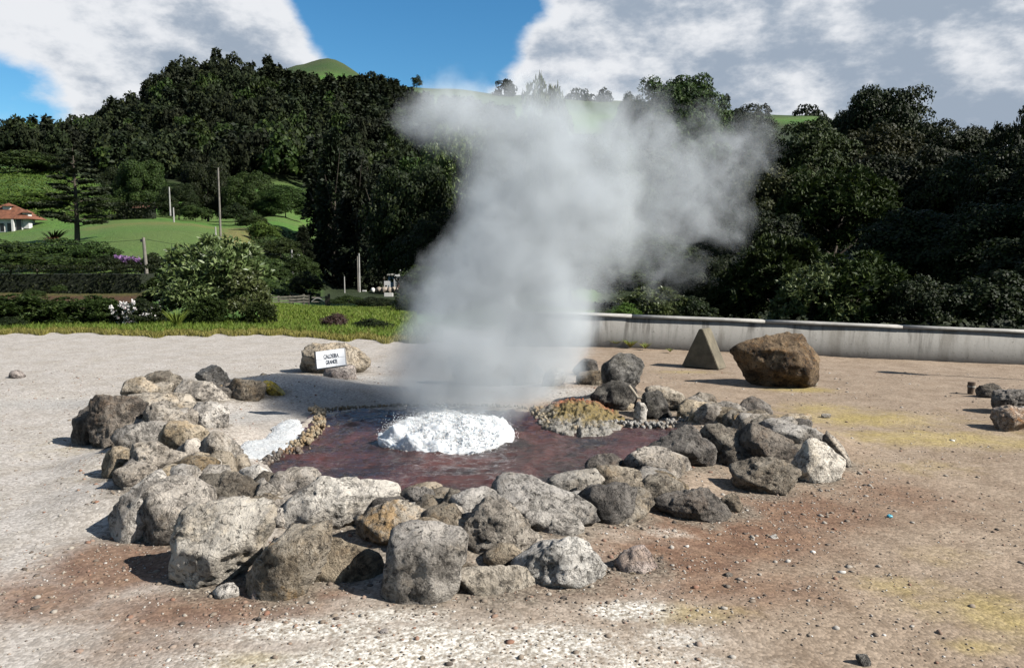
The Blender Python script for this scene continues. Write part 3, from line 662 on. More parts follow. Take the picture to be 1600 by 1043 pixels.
# ------------------------------------------------------------------ boiling dome: foam body with thousands of bubbles and drops
rng = np.random.default_rng(5)
v, f = ico(6)
v = v.copy(); up = v[:, 2] > -.35
ang = np.arctan2(v[:, 1], v[:, 0])
rad = 1 + .13 * vnoise(np.stack([np.cos(ang) * 2, np.sin(ang) * 2, ang * 0], -1) + 7, 3)
P = np.stack([v[:, 0] * BR * 1.03 * rad, v[:, 1] * BR * .95 * rad, np.sign(v[:, 2]) * np.abs(v[:, 2]) ** .9 * .19], -1)
lump = fbm(P * 4.2 + 3, 41, 4, .6) * .095 + fbm(P * 16, 43, 3, .65, True) * .018 + fbm(P * 60, 47, 2, .6) * .010
P[:, 2] += np.where(v[:, 2] > -.1, lump * 1.1, 0); P[:, :2] *= (1 + lump * .8)[:, None]
m, g, out = material('foam')
tc = g.n('ShaderNodeTexCoord').outputs['Object']
n1 = g.noise(tc, 38, 5, .7); n2 = g.noise(tc, 6, 4, .6)
c = g.mix(g.step(n1, .30, .52), (0.34, 0.375, 0.40), (0.54, 0.555, 0.57))
b = g.n('ShaderNodeBsdfPrincipled', {'Base Color': c, 'Roughness': .35, 'Subsurface Weight': 1.0, 'Subsurface Radius': (.05, .06, .07), 'Subsurface Scale': .3, 'Normal': g.bump(n1, .55, .02)})
tr = g.n('ShaderNodeBsdfTranslucent', {'Color': (0.6, 0.62, 0.64, 1)})
mx = g.n('ShaderNodeMixShader', {0: .28, 1: b.outputs[0], 2: tr.outputs[0]})
g.l.new(mx.outputs[0], out.inputs['Surface'])
foam = m
froth = crust_mat('froth', (.50, .51, .51), (.86, .88, .89), (.66, .66, .64))
boil = empty('boiling_water', (BC.x, BC.y, WATER_Z))
tag(boil, "white boiling dome of water bubbling up in the middle of the spring", 'boiling water', kind='thing')
link('foam_dome', mesh_np('foam_dome', P, f, True), foam, boil)
def blobs(name, C, R, mat, parent, sub=1):
    bv, bf = ico(sub); n = len(C)
    VV = (C[:, None, :] + bv[None] * R[:, None, None]).reshape(-1, 3)
    FF = (bf[None] + (np.arange(n) * len(bv))[:, None, None]).reshape(-1, 3)
    o = link(name, mesh_np(name, VV, FF, True), mat, parent); return o
n = 12000
a = rng.uniform(0, 2 * np.pi, n); r_ = np.sqrt(rng.uniform(0, 1.12, n))
zz = .20 * np.clip(1 - r_ ** 2, 0, 1) ** .42
C = np.stack([np.cos(a) * r_ * BR * 1.02, np.sin(a) * r_ * BR * .95, zz], -1)
C[:, 2] += fbm(C * 4.2 + 3, 41, 4, .6) * .085 + np.abs(rng.normal(0, .007, n)) * (r_ < 1.02)
o = blobs('bubble', C, rng.uniform(.0022, .0065, n), foam, boil); o["kind"] = 'stuff'
n = 6000
a = rng.uniform(0, 2 * np.pi, n); r_ = np.sqrt(rng.uniform(0, 1.22, n))
C = np.stack([np.cos(a) * r_ * BR * 1.05, np.sin(a) * r_ * BR, .20 * np.clip(1.1 - r_ ** 2, 0, 1) ** .5 + rng.exponential(.030, n)], -1)
o = blobs('droplet', C, rng.uniform(.0012, .0034, n), foam, boil); o["kind"] = 'stuff'

# ------------------------------------------------------------------ foam-white overflow terrace with its scalloped lips
def sheet(name, poly_px, z, thick, mat, seed, res=.02, bumpa=.02, parent=None):
    W = np.array([tuple(gnd(a, b_, z))[:2] for a, b_ in poly_px])
    a0, a1 = W.min(0) - .02, W.max(0) + .02
    X, Y = np.meshgrid(np.arange(a0[0], a1[0], res), np.arange(a0[1], a1[1], res))
    p3 = np.stack([X, Y, X * 0], -1).reshape(-1, 3)
    dd = dist_poly(X, Y, W) * np.where(in_poly(X, Y, W), 1, -1) + fbm(p3 * 6, seed, 3).reshape(X.shape) * .05
    k = np.clip(dd / .10, 0, 1)
    gz = ground_z(X, Y)
    Z = np.maximum(gz, z) - .02 + thick * k * (2 - k) + fbm(p3 * 13, seed + 2, 3, .6).reshape(X.shape) * bumpa * k
    keep = dd > -.015; nx = X.shape[1]
    ii = (np.arange(X.shape[0] - 1)[:, None] * nx + np.arange(nx - 1)[None]).ravel()
    Fq = np.stack([ii, ii + 1, ii + nx + 1, ii + nx], -1); Fq = Fq[keep.ravel()[Fq].all(1)]
    used = np.unique(Fq); remap = np.full(X.size, -1); remap[used] = np.arange(len(used))
    V = np.stack([X, Y, Z], -1).reshape(-1, 3)[used]
    c = V.mean(0); c[2] = V[:, 2].min()
    return link(name, mesh_np(name, V - c, remap[Fq], True), mat, parent, c)
gw = lambda pts: [(380 + a / 4.74, 520 + b_ / 4.74) for a, b_ in pts]
o = sheet('overflow_foam', gw([(-60,990),(-60,850),(0,800),(160,775),(210,700),(300,640),(380,630),(440,660),(425,770),(365,840),(260,905),(130,965)]), .06, .030, froth, 71, .018, .010)
n = 500; me = o.data
co = np.array([tuple(x.co) for x in me.vertices]); pick = co[rng.integers(0, len(co), n)]
oo = blobs('bubble', pick + rng.normal(0, .006, (n, 3)), rng.uniform(.002, .005, n), foam, o); oo["kind"] = 'stuff'
tag(o, "white frothy overflow spilling over the crust beside the reddish water", 'foam', kind='thing')

CR1 = crust_mat('crust_tan', (.13, .09, .05), (.42, .35, .24), (.34, .22, .10))
CR2 = crust_mat('crust_dark', (.05, .04, .035), (.20, .165, .13), (.22, .12, .05))
CR3 = crust_mat('crust_grey', (.14, .13, .12), (.46, .43, .39), (.30, .26, .21))
def crust(pts, rad, mat, label, seed, z=.045):
    W = [gnd(a, b_, z) for a, b_ in pts]
    C, R = [], []
    rg = random.Random(seed)
    for p, q in zip(W[:-1], W[1:]):
        L = (q - p).length; k = max(2, int(L / .010))
        for t in range(k):
            c = p.lerp(q, t / k)
            for _ in range(2):
                C.append((c.x + rg.gauss(0, rad * .55), c.y + rg.gauss(0, rad * .55), z + rg.uniform(-.02, rad * .7))); R.append(rg.uniform(.3, .75) * rad * .55)
    C = np.array(C); c0 = C.mean(0); c0[2] = 0
    bv, bf = ico(2); n = len(C)
    jit = 1 + .25 * np.random.default_rng(seed).normal(0, 1, (n, len(bv), 1)).clip(-1, 1) * .5
    VV = (C[:, None, :] - c0 + bv[None] * np.array(R)[:, None, None] * jit * np.array([1, 1, 1.25])).reshape(-1, 3)
    FF = (bf[None] + (np.arange(n) * len(bv))[:, None, None]).reshape(-1, 3)
    o = link('mineral_crust', mesh_np('mineral_crust', VV, FF, True), mat, None, c0)
    tag(o, label, 'crust', kind='stuff'); return o
crust(gw([(530,565),(560,610),(575,690),(500,760),(440,830),(370,850)]), .055, CR1, "pale tan scalloped crust lip between the white froth and the water", 3)
crust(gw([(120,1000),(160,960),(280,905),(380,880),(450,885)]), .05, CR2, "dark brown ribbed crust lip below the white froth", 4)
fw = lambda pts: [(820 + a / 5.213, 540 + b_ / 5.213) for a, b_ in pts]
crust(fw([(110,520),(140,600),(220,650),(330,680),(430,690),(540,680),(650,650)]), .055, CR1, "pale spiky crust edging the yellow and red mineral mound", 6)
crust(fw([(660,640),(760,640),(850,655),(1000,650),(1130,655),(1260,625),(1400,595)]), .05, CR3, "grey pebbly crust along the water below the black clinkers", 7)
crust([(500,641),(560,637),(640,634),(720,634),(800,636),(845,642)], .035, CR1, "low tan crust at the far edge of the water in the steam", 8)

# coloured mineral mound
q0 = gnd(898, 660, .03); q1 = gnd(905, 600, .10)
cen = at(905, 632, 7.75)
X, Y = np.meshgrid(np.linspace(-.47, .47, 80), np.linspace(-.8, .8, 110))
rr = np.hypot(X / .455, Y / .78)
p3 = np.stack([X, Y, X * 0], -1).reshape(-1, 3)
hz = .13 * np.clip(1 - rr ** 2, 0, 1) * (1 + .3 * (Y / .6)) + (fbm(p3 * 9, 81, 4, .65, True) * .060 + fbm(p3 * 30, 83, 3, .6) * .032).reshape(X.shape) * (rr < 1)
hz = np.where(rr < 1, hz, -.05)
V = np.stack([X, Y, hz], -1).reshape(-1, 3); nx = X.shape[1]
ii = (np.arange(X.shape[0] - 1)[:, None] * nx + np.arange(nx - 1)[None]).ravel()
mme = mesh_np('mineral_mound', V, np.stack([ii, ii + 1, ii + nx + 1, ii + nx], -1), True)
m, g, out = material('mineral_mound')
tc = g.n('ShaderNodeTexCoord').outputs['Object']
sp = g.n('ShaderNodeSeparateXYZ', {0: tc})
n1 = g.noise(tc, 7, 6, .68, .5); n2 = g.noise(tc, 38, 5, .7)
e = g.math('ADD', sp.outputs[1], g.math('MULTIPLY', g.math('SUBTRACT', n1, .5), .9))
c = g.mix(g.step(e, -.55, -.25), g.mix(n2, (.20, .18, .16), (.55, .52, .46)), g.mix(n2, (.17, .11, .03), (.34, .25, .065)))
c = g.mix(g.step(e, .05, .38), c, g.mix(n2, (.30, .07, .025), (.45, .16, .06)))
e2 = g.math('ADD', sp.outputs[0], g.math('MULTIPLY', g.math('SUBTRACT', n1, .5), .7))
c = g.mix(g.step(e2, -.16, -.38), c, g.mix(n2, (.10, .09, .08), (.45, .42, .38)))
c = g.mix(g.math('MULTIPLY', g.step(n2, .48, .58), .75), c, (.07, .055, .025))
b = g.n('ShaderNodeBsdfPrincipled', {'Base Color': g.mix(1.0, c, (ALB, ALB, ALB), 'MULTIPLY'), 'Roughness': .8, 'Normal': g.bump(n2, .9, .025)})
g.l.new(b.outputs[0], out.inputs['Surface'])
o = link('mineral_mound', mme, m, None, (cen.x, cen.y, .02))
tag(o, "low mound crusted yellow and rusty red beside the boiling water", 'mound', kind='thing')
# pale branch leaning from the clinker
V, Fq = tube([([at(983, 603, 7.72), at(990, 612, 7.66), at(997, 622, 7.6)], [.018, .016, .014]), ([at(996, 621, 7.6), at(1003, 622, 7.58)], [.014, .008])], 6)
o = link('dead_branch', mesh_np('dead_branch', V, Fq, True), simple('bleached_wood', (.42, .36, .28), .8))
tag(o, "pale dead branch leaning below the tall black clinker", 'branch')

# ------------------------------------------------------------------ concrete wall with coping
WA = at(790, 536, 14.45); WB = at(1600, 571, 13.5); WA.z += 0; wd = (WB - WA)
WSLOPE = math.atan2(WB.z - WA.z, math.hypot(wd.x, wd.y))
WALL_L = WA; wdir = Vector((wd.x, wd.y, 0)).normalized(); WR = WB + wdir * 9.0
L = (WR - WA).length; HW = 0.575
wall = empty('concrete_wall', (WA.x, WA.y, WA.z), math.atan2(wdir.y, wdir.x)); wall.rotation_euler[1] = -WSLOPE
tag(wall, "low stained grey concrete wall with a pale coping, in front of the trees", 'wall')
m, g, out = material('stained_concrete')
tc = g.n('ShaderNodeTexCoord').outputs['Object']
mp = g.n('ShaderNodeMapping', {'Vector': tc, 'Scale': (5.0, 5.0, .55)}).outputs[0]
sp = g.n('ShaderNodeSeparateXYZ', {0: tc})
st1 = g.noise(mp, 1.0, 7, .7, .3); n2 = g.noise(tc, 14, 6, .7); n3 = g.noise(tc, .8, 4, .6); mp2 = g.n('ShaderNodeMapping', {'Vector': tc, 'Scale': (1.1, 1.1, .25)}).outputs[0]
st2 = g.noise(mp2, 1.3, 6, .65)
c = g.mix(n2, (.115, .109, .099), (.175, .166, .152))
dirt = g.math('MULTIPLY', g.step(st1, .46, .66), g.step(g.math('ADD', g.math('MULTIPLY', sp.outputs[2], .6), n3), .42, .82))
c = g.mix(g.math('MULTIPLY', dirt, .8), c, (.03, .026, .021))
c = g.mix(g.math('MULTIPLY', g.step(st2, .50, .66), .55), c, (.055, .047, .036))
c = g.mix(g.math('MULTIPLY', g.step(n2, .57, .68), .6), c, (.035, .03, .023))
b = g.n('ShaderNodeBsdfPrincipled', {'Base Color': c, 'Roughness': .9, 'Normal': g.bump(n2, .35, .01)})
g.l.new(b.outputs[0], out.inputs['Surface']); conc = m
def slab(x0, x1, y0, y1, z0, z1, cut=.4, seed=0, jit=.004):
    n = max(2, int((x1 - x0) / cut)); rg = random.Random(seed)
    V, Fq = [], []
    for i in range(n + 1):
        x = x0 + (x1 - x0) * i / n; j = rg.uniform(-jit, jit); j2 = rg.uniform(-jit, jit)
        V += [(x, y0 + j, z0), (x, y1, z0), (x, y1, z1 + j2), (x, y0 + j, z1 + j2)]
    for i in range(n):
        a = i * 4
        for k in range(4): Fq.append((a + k, a + (k + 1) % 4, a + 4 + (k + 1) % 4, a + 4 + k))
    V = np.array(V); Fq = np.array(Fq)[:, ::-1]
    return mesh_np('slab', V, [Fq, np.array([[0, 1, 2, 3], [n * 4 + 3, n * 4 + 2, n * 4 + 1, n * 4]])])
link('wall_body', slab(0, L, 0, .2, -.25, HW, .5, 1), conc, wall)
cop = simple('coping_concrete', (.44, .425, .395), .85, .18, 9, .3)
x = -.05; k = 0
while x < L:
    x1 = min(L + .05, x + 2.4)
    link('coping_slab', slab(x, x1 - .008, -.028, .24, HW + .002, HW + .05, .6, 20 + k, .003), cop, wall); x = x1; k += 1

# ------------------------------------------------------------------ concrete wedge marker
m = simple('wedge_concrete', (.17, .145, .10), .85, .25, 7, .4)
B0 = gnd(1067, 573); B1 = gnd(1127, 575.5); ww = (B1 - B0).length * 1.08; hh = .60
ax = math.radians(-38)
w_ = bmesh.new()
dep = .30
prof = [(-ww / 2, 0), (ww / 2, 0), (.03, hh), (-.03, hh)]
fv = [w_.verts.new((x, 0, z)) for x, z in prof]; bv_ = [w_.verts.new((x, dep, z)) for x, z in prof]
w_.faces.new(fv); w_.faces.new(bv_[::-1])
for i in range(4): w_.faces.new((fv[(i + 1) % 4], fv[i], bv_[i], bv_[(i + 1) % 4]))
bmesh.ops.recalc_face_normals(w_, faces=w_.faces[:])
bmesh.ops.bevel(w_, geom=w_.edges[:], offset=.008, segments=2, affect='EDGES')
me = bpy.data.meshes.new('wedge'); w_.to_mesh(me); w_.free()
mid = (B0 + B1) / 2
o = link('concrete_wedge', me, m, None, (mid.x - .02, mid.y + .05, -.01)); o.rotation_euler = (0, 0, ax)
tag(o, "triangular concrete marker standing in front of the wall", 'marker')

# ------------------------------------------------------------------ tiled sign: CALDEIRA GRANDE
D_ = 8.05
dz = lambda X, Y: at(460 + X / 12.308, 530 + Y / 12.308, D_)
tl, trr, br, bl = dz(440, 210), dz(975, 150), dz(1040, 455), dz(490, 540)
ex = ((trr - tl) + (br - bl)) / 2; W_ = ex.length; ex.normalize()
ez = ((tl - bl) + (trr - br)) / 2; ez -= ex * ez.dot(ex); H_ = ez.length; ez.normalize()
lean = Matrix.Rotation(math.radians(-14), 3, ex); ez2 = lean @ ez; ey = ez2.cross(ex) 
org = (bl + br) / 2 
for r in ROCKS:
    if 'buff boulder' in r['lab']: pass
sg = bpy.data.objects.new('tiled_sign', None); COL.objects.link(sg)
M = Matrix((ex, ey, ez2)).transposed().to_4x4(); M.translation = org + Vector((0, -.12, 0)); sg.matrix_world = M
tag(sg, "white tiled sign with dark lettering propped on the buff boulder", 'sign')
m = simple('sign_back', (.50, .50, .52), .6)
link('edge_trim', box_mesh('edge_trim', -W_ / 2 - .016, -W_ / 2 - .002, -.009, .05, -.012, H_ + .004), simple('sign_edge', (.04, .04, .045), .6), sg)
link('backing', box_mesh('backing', -W_ / 2, W_ / 2 + .004, 0.0, .035, -.008, H_ + .004, .003), m, sg)
tm = simple('white_tile', (1.25, 1.25, 1.28), .25, .03, 4)
tw, thh = W_ / 3, H_ / 2
tile = box_mesh('tile', .0012, tw - .0012, -.008, .0, .0012, thh - .0012, .0008); tile.materials.append(tm)
for i in range(3):
    for j in range(2):
        o = link('tile', tile, None, sg, (-W_ / 2 + i * tw, 0, j * thh))
ink = simple('sign_ink', (.10, .10, .11), .6, .3, 60)
for txt, zc, wid in (("CALDEIRA", .63, .52), ("GRANDE", .28, .40)):
    cu = bpy.data.curves.new('lettering', 'FONT'); cu.body = txt; cu.align_x = 'CENTER'; cu.size = .1; cu.extrude = .0006; cu.offset = .0012
    to = bpy.data.objects.new('lettering', cu); COL.objects.link(to)
    dg = bpy.context.evaluated_depsgraph_get(); dg.update()
    tme = bpy.data.meshes.new_from_object(to.evaluated_get(dg)); bpy.data.objects.remove(to)
    co = np.array([tuple(v.co) for v in tme.vertices]); sx = wid * W_ / np.ptp(co[:, 0]); sy = .24 * H_ / np.ptp(co[:, 1])
    for v in tme.vertices: v.co = Vector((v.co.x * sx, -.0095 - v.co.z, v.co.y * sy))
    tme.materials.clear(); tme.materials.append(ink)
    link('lettering', tme, None, sg, (.03 * W_, 0, zc * H_ - .1 * H_))

# ------------------------------------------------------------------ short wooden post, litter, loose stones, lamp post
q = gnd(1517, 613)
bm = bmesh.new(); bmesh.ops.create_cone(bm, cap_ends=True, segments=14, radius1=.036, radius2=.046, depth=.15)
bmesh.ops.bevel(bm, geom=[e for e in bm.edges if abs(e.verts[0].co.z - e.verts[1].co.z) < .01], offset=.006, segments=2, affect='EDGES')
for v in bm.verts: v.co.x += .008 * math.sin(v.co.z * 40) ; v.co.z += .075
me = bpy.data.meshes.new('post'); bm.to_mesh(me); bm.free()
po = empty('wooden_post', (q.x, q.y, -.015)); tag(po, "short sawn-off wooden post with a pale band, near the edge rocks", 'post')
link('stump', me, simple('old_wood', (.16, .11, .075), .9, .4, 18, .5), po)
V, Fq = tube([([(0, 0, .085), (0, 0, .105)], [.047, .047])], 14)
link('band', mesh_np('band', V, Fq, True), simple('pale_band', (.45, .42, .36), .6), po)
q = gnd(1390, 809)
v, f = ico(3); rg = np.random.default_rng(2)
P = v * np.array([.019, .017, .013]) * (1 + .35 * fbm(v * 2.2, 9, 3))[:, None]
o = link('crumpled_litter', mesh_np('litter', P, f, False), simple('blue_plastic', (.10, .42, .55), .25), None, (q.x, q.y, .012))
tag(o, "tiny crumpled scrap of light blue litter on the tan ground", 'litter')
LOOSE = [(1290,653,13,7,'pale',"pale flat stone on the yellow ground beside the mossy end rock"), (1273,602,9,8,'ochre',"small brown stone at the foot of the large solitary boulder"),
 (145,634,0,0,'',""), (1350,1039,22,16,'black',"black fist-sized stone on the tan ground"), (25,591,26,12,'pinkgrey',"low pinkish stone lying on the pale path"),
 (980,898,9,7,'pale',"white stone beside the pink loose stone"), (987,902,12,8,'ochre',"dark red stone touching the white stone near the pink loose one"),
 (1010,842,10,6,'tan',"small tan stone by the shadow of the black-faced wedge"), (1060,832,9,6,'pale',"small pale stone beside the black-faced wedge"),
 (905,835,26,10,'ochre',"rusty red stone under the layered tan slab"), (355,935,40,22,'grey',"crumbly grey clod between the pale slanting and orange-streaked boulders"),
 (410,936,34,24,'pink',"pink lump at the foot of the orange-streaked boulder"), (600,992,15,10,'pinkgrey',"greyish pink stone on the white crust below the squarish block"),
 (660,1032,10,8,'brown',"brown stone on the white crust, lowest on the sinter"), (770,996,9,6,'brown',"small brown stone beside the bright white crust"),
 (1208,841,12,6,'pale',"flat white stone on the brown soil"), (405,972,6,9,'dark',"small dark red stone near the yellow crust patch"),
 (1050,950,11,5,'pale',"flat pale stone at the rim of the white crust"), (1085,950,10,6,'brown',"small brown stone on the yellow-stained soil"), (1036,958,10,6,'dark',"dark stone at the end of the white crust"),
 (1137,903,14,9,'dark',"dark lump of stone on the brown soil"), (930,808,34,18,'tan',"tan stone packed under the darkest angular rock"), (175,590,0,0,'','')]
for k, (px, py, w, h_, colr, lab) in enumerate(LOOSE):
    if not w: continue
    q = gnd(px, py); s = q.y / F
    pts = []
    rg = random.Random(k)
    for j in range(8):
        an = j / 8 * 2 * math.pi; t = rg.uniform(.8, 1.1)
        p = at(px + math.cos(an) * w * .55 * t, py - h_ * .5 - math.sin(an) * h_ * .6 * t, q.y + w * s * .35); pts.append(tuple(p))
    c, P, f = rock_mesh(np.array(pts), w * s * .8, 3, 300 + k, 1.0, .01)
    zlo = P[:, 2].min(); gz = float(ground_z(np.array([c[0]]), np.array([c[1]]))[0])
    o = link('stone', mesh_np('stone', P - np.array([0, 0, zlo]), f, True), ROCKM[colr], None, (c[0], c[1], min(c[2] + zlo, gz - .004)))
    tag(o, lab, 'stone')

# lamp post out of frame on the right; only its shadow falls into the picture
hd = gnd(1428, 573); LH = 3.6
lb = hd + Vector((S.x, S.y, 0)) * (LH / S.z)
lp = empty('lamp_post', (lb.x, lb.y, 0)); tag(lp, "lamp post whose long thin shadow crosses the ground before the wall", 'lamp post')
gm = simple('lamp_metal', (.05, .055, .05), .5)
V, Fq = tube([([(0, 0, -.05), (0, 0, .25), (0, 0, .27), (0, 0, LH - .2)], [.07, .07, .04, .03])], 10)
link('pole', mesh_np('pole', V, Fq, True), gm, lp)
V, Fq = tube([([(0, 0, LH - .22), (0, 0, LH - .2), (0, 0, LH + .12), (0, 0, LH + .16), (0, 0, LH + .2)], [.03, .10, .17, .19, .03])], 12)
link('lantern', mesh_np('lantern', V, Fq, True), gm, lp)

# ------------------------------------------------------------------ gravel
rng = np.random.default_rng(77)
def pebbles(n, xr, yr, size, dens):
    X = rng.uniform(*xr, n * 4); Y = np.exp(rng.uniform(math.log(yr[0]), math.log(yr[1]), n * 4))
    w = dens(X, Y); keep = rng.uniform(0, 1, len(X)) < w
    X, Y = X[keep][:n], Y[keep][:n]
    ok = ~in_poly(X, Y, POOLW); X, Y = X[ok], Y[ok]
    Z = ground_z(X, Y); s = size[0] * np.exp(rng.exponential(.40, len(X))).clip(1, size[1] / size[0])
    return np.stack([X, Y, Z], -1), s
def dens(X, Y):
    rd = spots(X, Y, RED); wh = spots(X, Y, WHITE)
    cl = fbm(np.stack([X, Y, X * 0], -1) * 1.7, 5, 3)
    sw = np.zeros(X.shape)
    for x, y, z, w in _ring: sw = np.maximum(sw, np.exp(-((X - x) ** 2 + (Y - y) ** 2) / .4 ** 2))
    return np.clip(.10 + .55 * rd + .25 * wh + .5 * sw + .35 * cl, .03, 1)
Pc, Ps = pebbles(26000, (-7, 8), (2.2, 12), (.004, .019), dens)
bv, bf = ico(1)
bv = bv[:12] if len(bv) == 12 else bv
n = len(Pc)
jit = rng.uniform(.65, 1.25, (n, len(bv), 1)); flat = np.stack([rng.uniform(.7, 1.3, n), rng.uniform(.7, 1.3, n), rng.uniform(.4, .85, n)], -1)
VV = (bv[None] * jit * flat[:, None, :] * Ps[:, None, None]); an = rng.uniform(0, 6.28, n); ca_, sa_ = np.cos(an)[:, None], np.sin(an)[:, None]
VV = np.stack([VV[..., 0] * ca_ - VV[..., 1] * sa_, VV[..., 0] * sa_ + VV[..., 1] * ca_, VV[..., 2]], -1) + Pc[:, None, :] + np.array([0, 0, .001])
FF = (bf[None] + (np.arange(n) * len(bv))[:, None, None]).reshape(-1, 3)
m, g, out = material('gravel')
ri = g.n('ShaderNodeNewGeometry').outputs['Random Per Island']
rp = g.n('ShaderNodeValToRGB', {0: ri}); el = rp.color_ramp.elements
cols = [(0, (.06, .045, .035)), (.2, (.20, .15, .11)), (.42, (.30, .24, .18)), (.58, (.26, .12, .07)), (.72, (.38, .33, .27)), (.94, (.46, .42, .37)), (1, (.70, .68, .64))]
el[0].position, el[0].color = 0, (*cols[0][1], 1); el[1].position, el[1].color = 1, (*cols[-1][1], 1)
for p_, c_ in cols[1:-1]: e = el.new(p_); e.color = (*c_, 1)
b = g.n('ShaderNodeBsdfPrincipled', {'Base Color': g.mix(1.0, rp.outputs[0], (ALB, ALB, ALB), 'MULTIPLY'), 'Roughness': .9}); g.l.new(b.outputs[0], out.inputs['Surface'])
tag(link('gravel', mesh_np('gravel', VV.reshape(-1, 3), FF, False), m), "loose gravel and pebbles strewn over the earth", kind='stuff')

# ------------------------------------------------------------------ foliage
def leaf_mat(name, c1, c2, c3, spec=.12, rough=.62, trans=.16, var=.5, bright=.60):
    c1, c2, c3 = [tuple(x * ALB * bright for x in q) for q in (c1, c2, c3)]
    m, g, out = material(name)
    ri = g.n('ShaderNodeNewGeometry').outputs['Random Per Island']
    oi = g.n('ShaderNodeObjectInfo').outputs['Random']
    c = g.mix(ri, c1, c2)
    c = g.mix(g.step(ri, .86, 1.0), c, c3)
    hv = g.n('ShaderNodeHueSaturation', {'Hue': g.math('ADD', .482, g.math('MULTIPLY', oi, .03)), 'Saturation': 1.0, 'Value': g.math('ADD', 1 - var / 2, g.math('MULTIPLY', oi, var)), 'Color': c}).outputs[0]
    b = g.n('ShaderNodeBsdfPrincipled', {'Base Color': hv, 'Roughness': rough, 'Specular IOR Level': spec})
    t = g.n('ShaderNodeBsdfTranslucent', {'Color': hv})
    mx = g.n('ShaderNodeMixShader', {0: trans, 1: b.outputs[0], 2: t.outputs[0]})
    g.l.new(mx.outputs[0], out.inputs['Surface']); return m
LM = {
 'dark': leaf_mat('leaf_dark', (.012, .022, .005), (.036, .058, .011), (.085, .105, .026)),
 'mid': leaf_mat('leaf_mid', (.028, .055, .010), (.075, .125, .022), (.13, .18, .04)),
 'olive': leaf_mat('leaf_olive', (.030, .042, .010), (.085, .095, .022), (.16, .16, .05)),
 'pale': leaf_mat('leaf_pale', (.055, .085, .024), (.155, .195, .065), (.20, .23, .11), .25, .45, bright=1.15),
 'bright': leaf_mat('leaf_bright', (.06, .12, .014), (.14, .23, .03), (.20, .28, .06), bright=.62),
 'conifer': leaf_mat('leaf_conifer', (.012, .023, .006), (.032, .052, .012), (.06, .085, .02), .2, .7, .1),
 'cedar': leaf_mat('leaf_cedar', (.025, .042, .014), (.060, .085, .028), (.09, .115, .04), .2, .7, .1),
 'hill': leaf_mat('leaf_hill', (.012, .021, .005), (.034, .050, .011), (.075, .09, .022), .15, .8, .1, .8),
 'rust': leaf_mat('leaf_rust', (.07, .035, .020), (.17, .085, .055), (.28, .19, .14), .3, .6, .15),
 'dryfrond': leaf_mat('leaf_dryfrond', (.10, .045, .012), (.24, .11, .03), (.30, .2, .07), .3, .6, .15),
 'grass': leaf_mat('grass_blade', (.12, .19, .020), (.22, .30, .040), (.24, .23, .06), .3, .6, .3, .1, 1.25),
 'drygrass': leaf_mat('grass_dry', (.24, .23, .045), (.42, .35, .10), (.38, .31, .13), .3, .6, .3, .1, 1.15),
 'white': leaf_mat('petal_white', (.62, .60, .58), (.82, .80, .78), (.75, .45, .50), .3, .6, .3, .05, 1.3),
 'purple': leaf_mat('petal_purple', (.28, .12, .32), (.45, .24, .50), (.55, .35, .6), .3, .6, .3, .05, 1.2),
}
BARK = simple('bark', (.075, .060, .045), .9, .4, 9, .6)
BARKP = simple('bark_pale', (.20, .175, .14), .9, .3, 9, .5)

def plates(C, n_, L, W, rng):
    "leaf quads lying across the direction n_"
    r = rng.normal(0, 1, C.shape); a = np.cross(n_, r); a /= np.linalg.norm(a, axis=1)[:, None] + 1e-9; b = np.cross(n_, a)
    h = (L * .5)[:, None]; w = (W * .5)[:, None]
    V = np.stack([C - a * h, C + b * w, C + a * h + n_ * h * .25, C - b * w], 1).reshape(-1, 3)
    return V, np.arange(len(C) * 4).reshape(-1, 4)
def quads(C, N, L, W, rng, up=None):
    "pointed leaf quads at C with axis directions N (unit), length L, width W"
    n = len(C)
    r = rng.normal(0, 1, (n, 3)); s = np.cross(N, r); s /= np.linalg.norm(s, axis=1)[:, None] + 1e-9
    b0 = C; tip = C + N * L[:, None]; mid = C + N * (L * .5)[:, None]
    nn = np.cross(s, N) * (L * .08)[:, None]
    V = np.stack([b0, mid + s * (W * .5)[:, None] + nn, tip, mid - s * (W * .5)[:, None] + nn], 1).reshape(-1, 3)
    return V, np.arange(n * 4).reshape(-1, 4)
def unit(v): return v / (np.linalg.norm(v, axis=1)[:, None] + 1e-9)
def sph(n, rng):
    return unit(rng.normal(0, 1, (n, 3)))

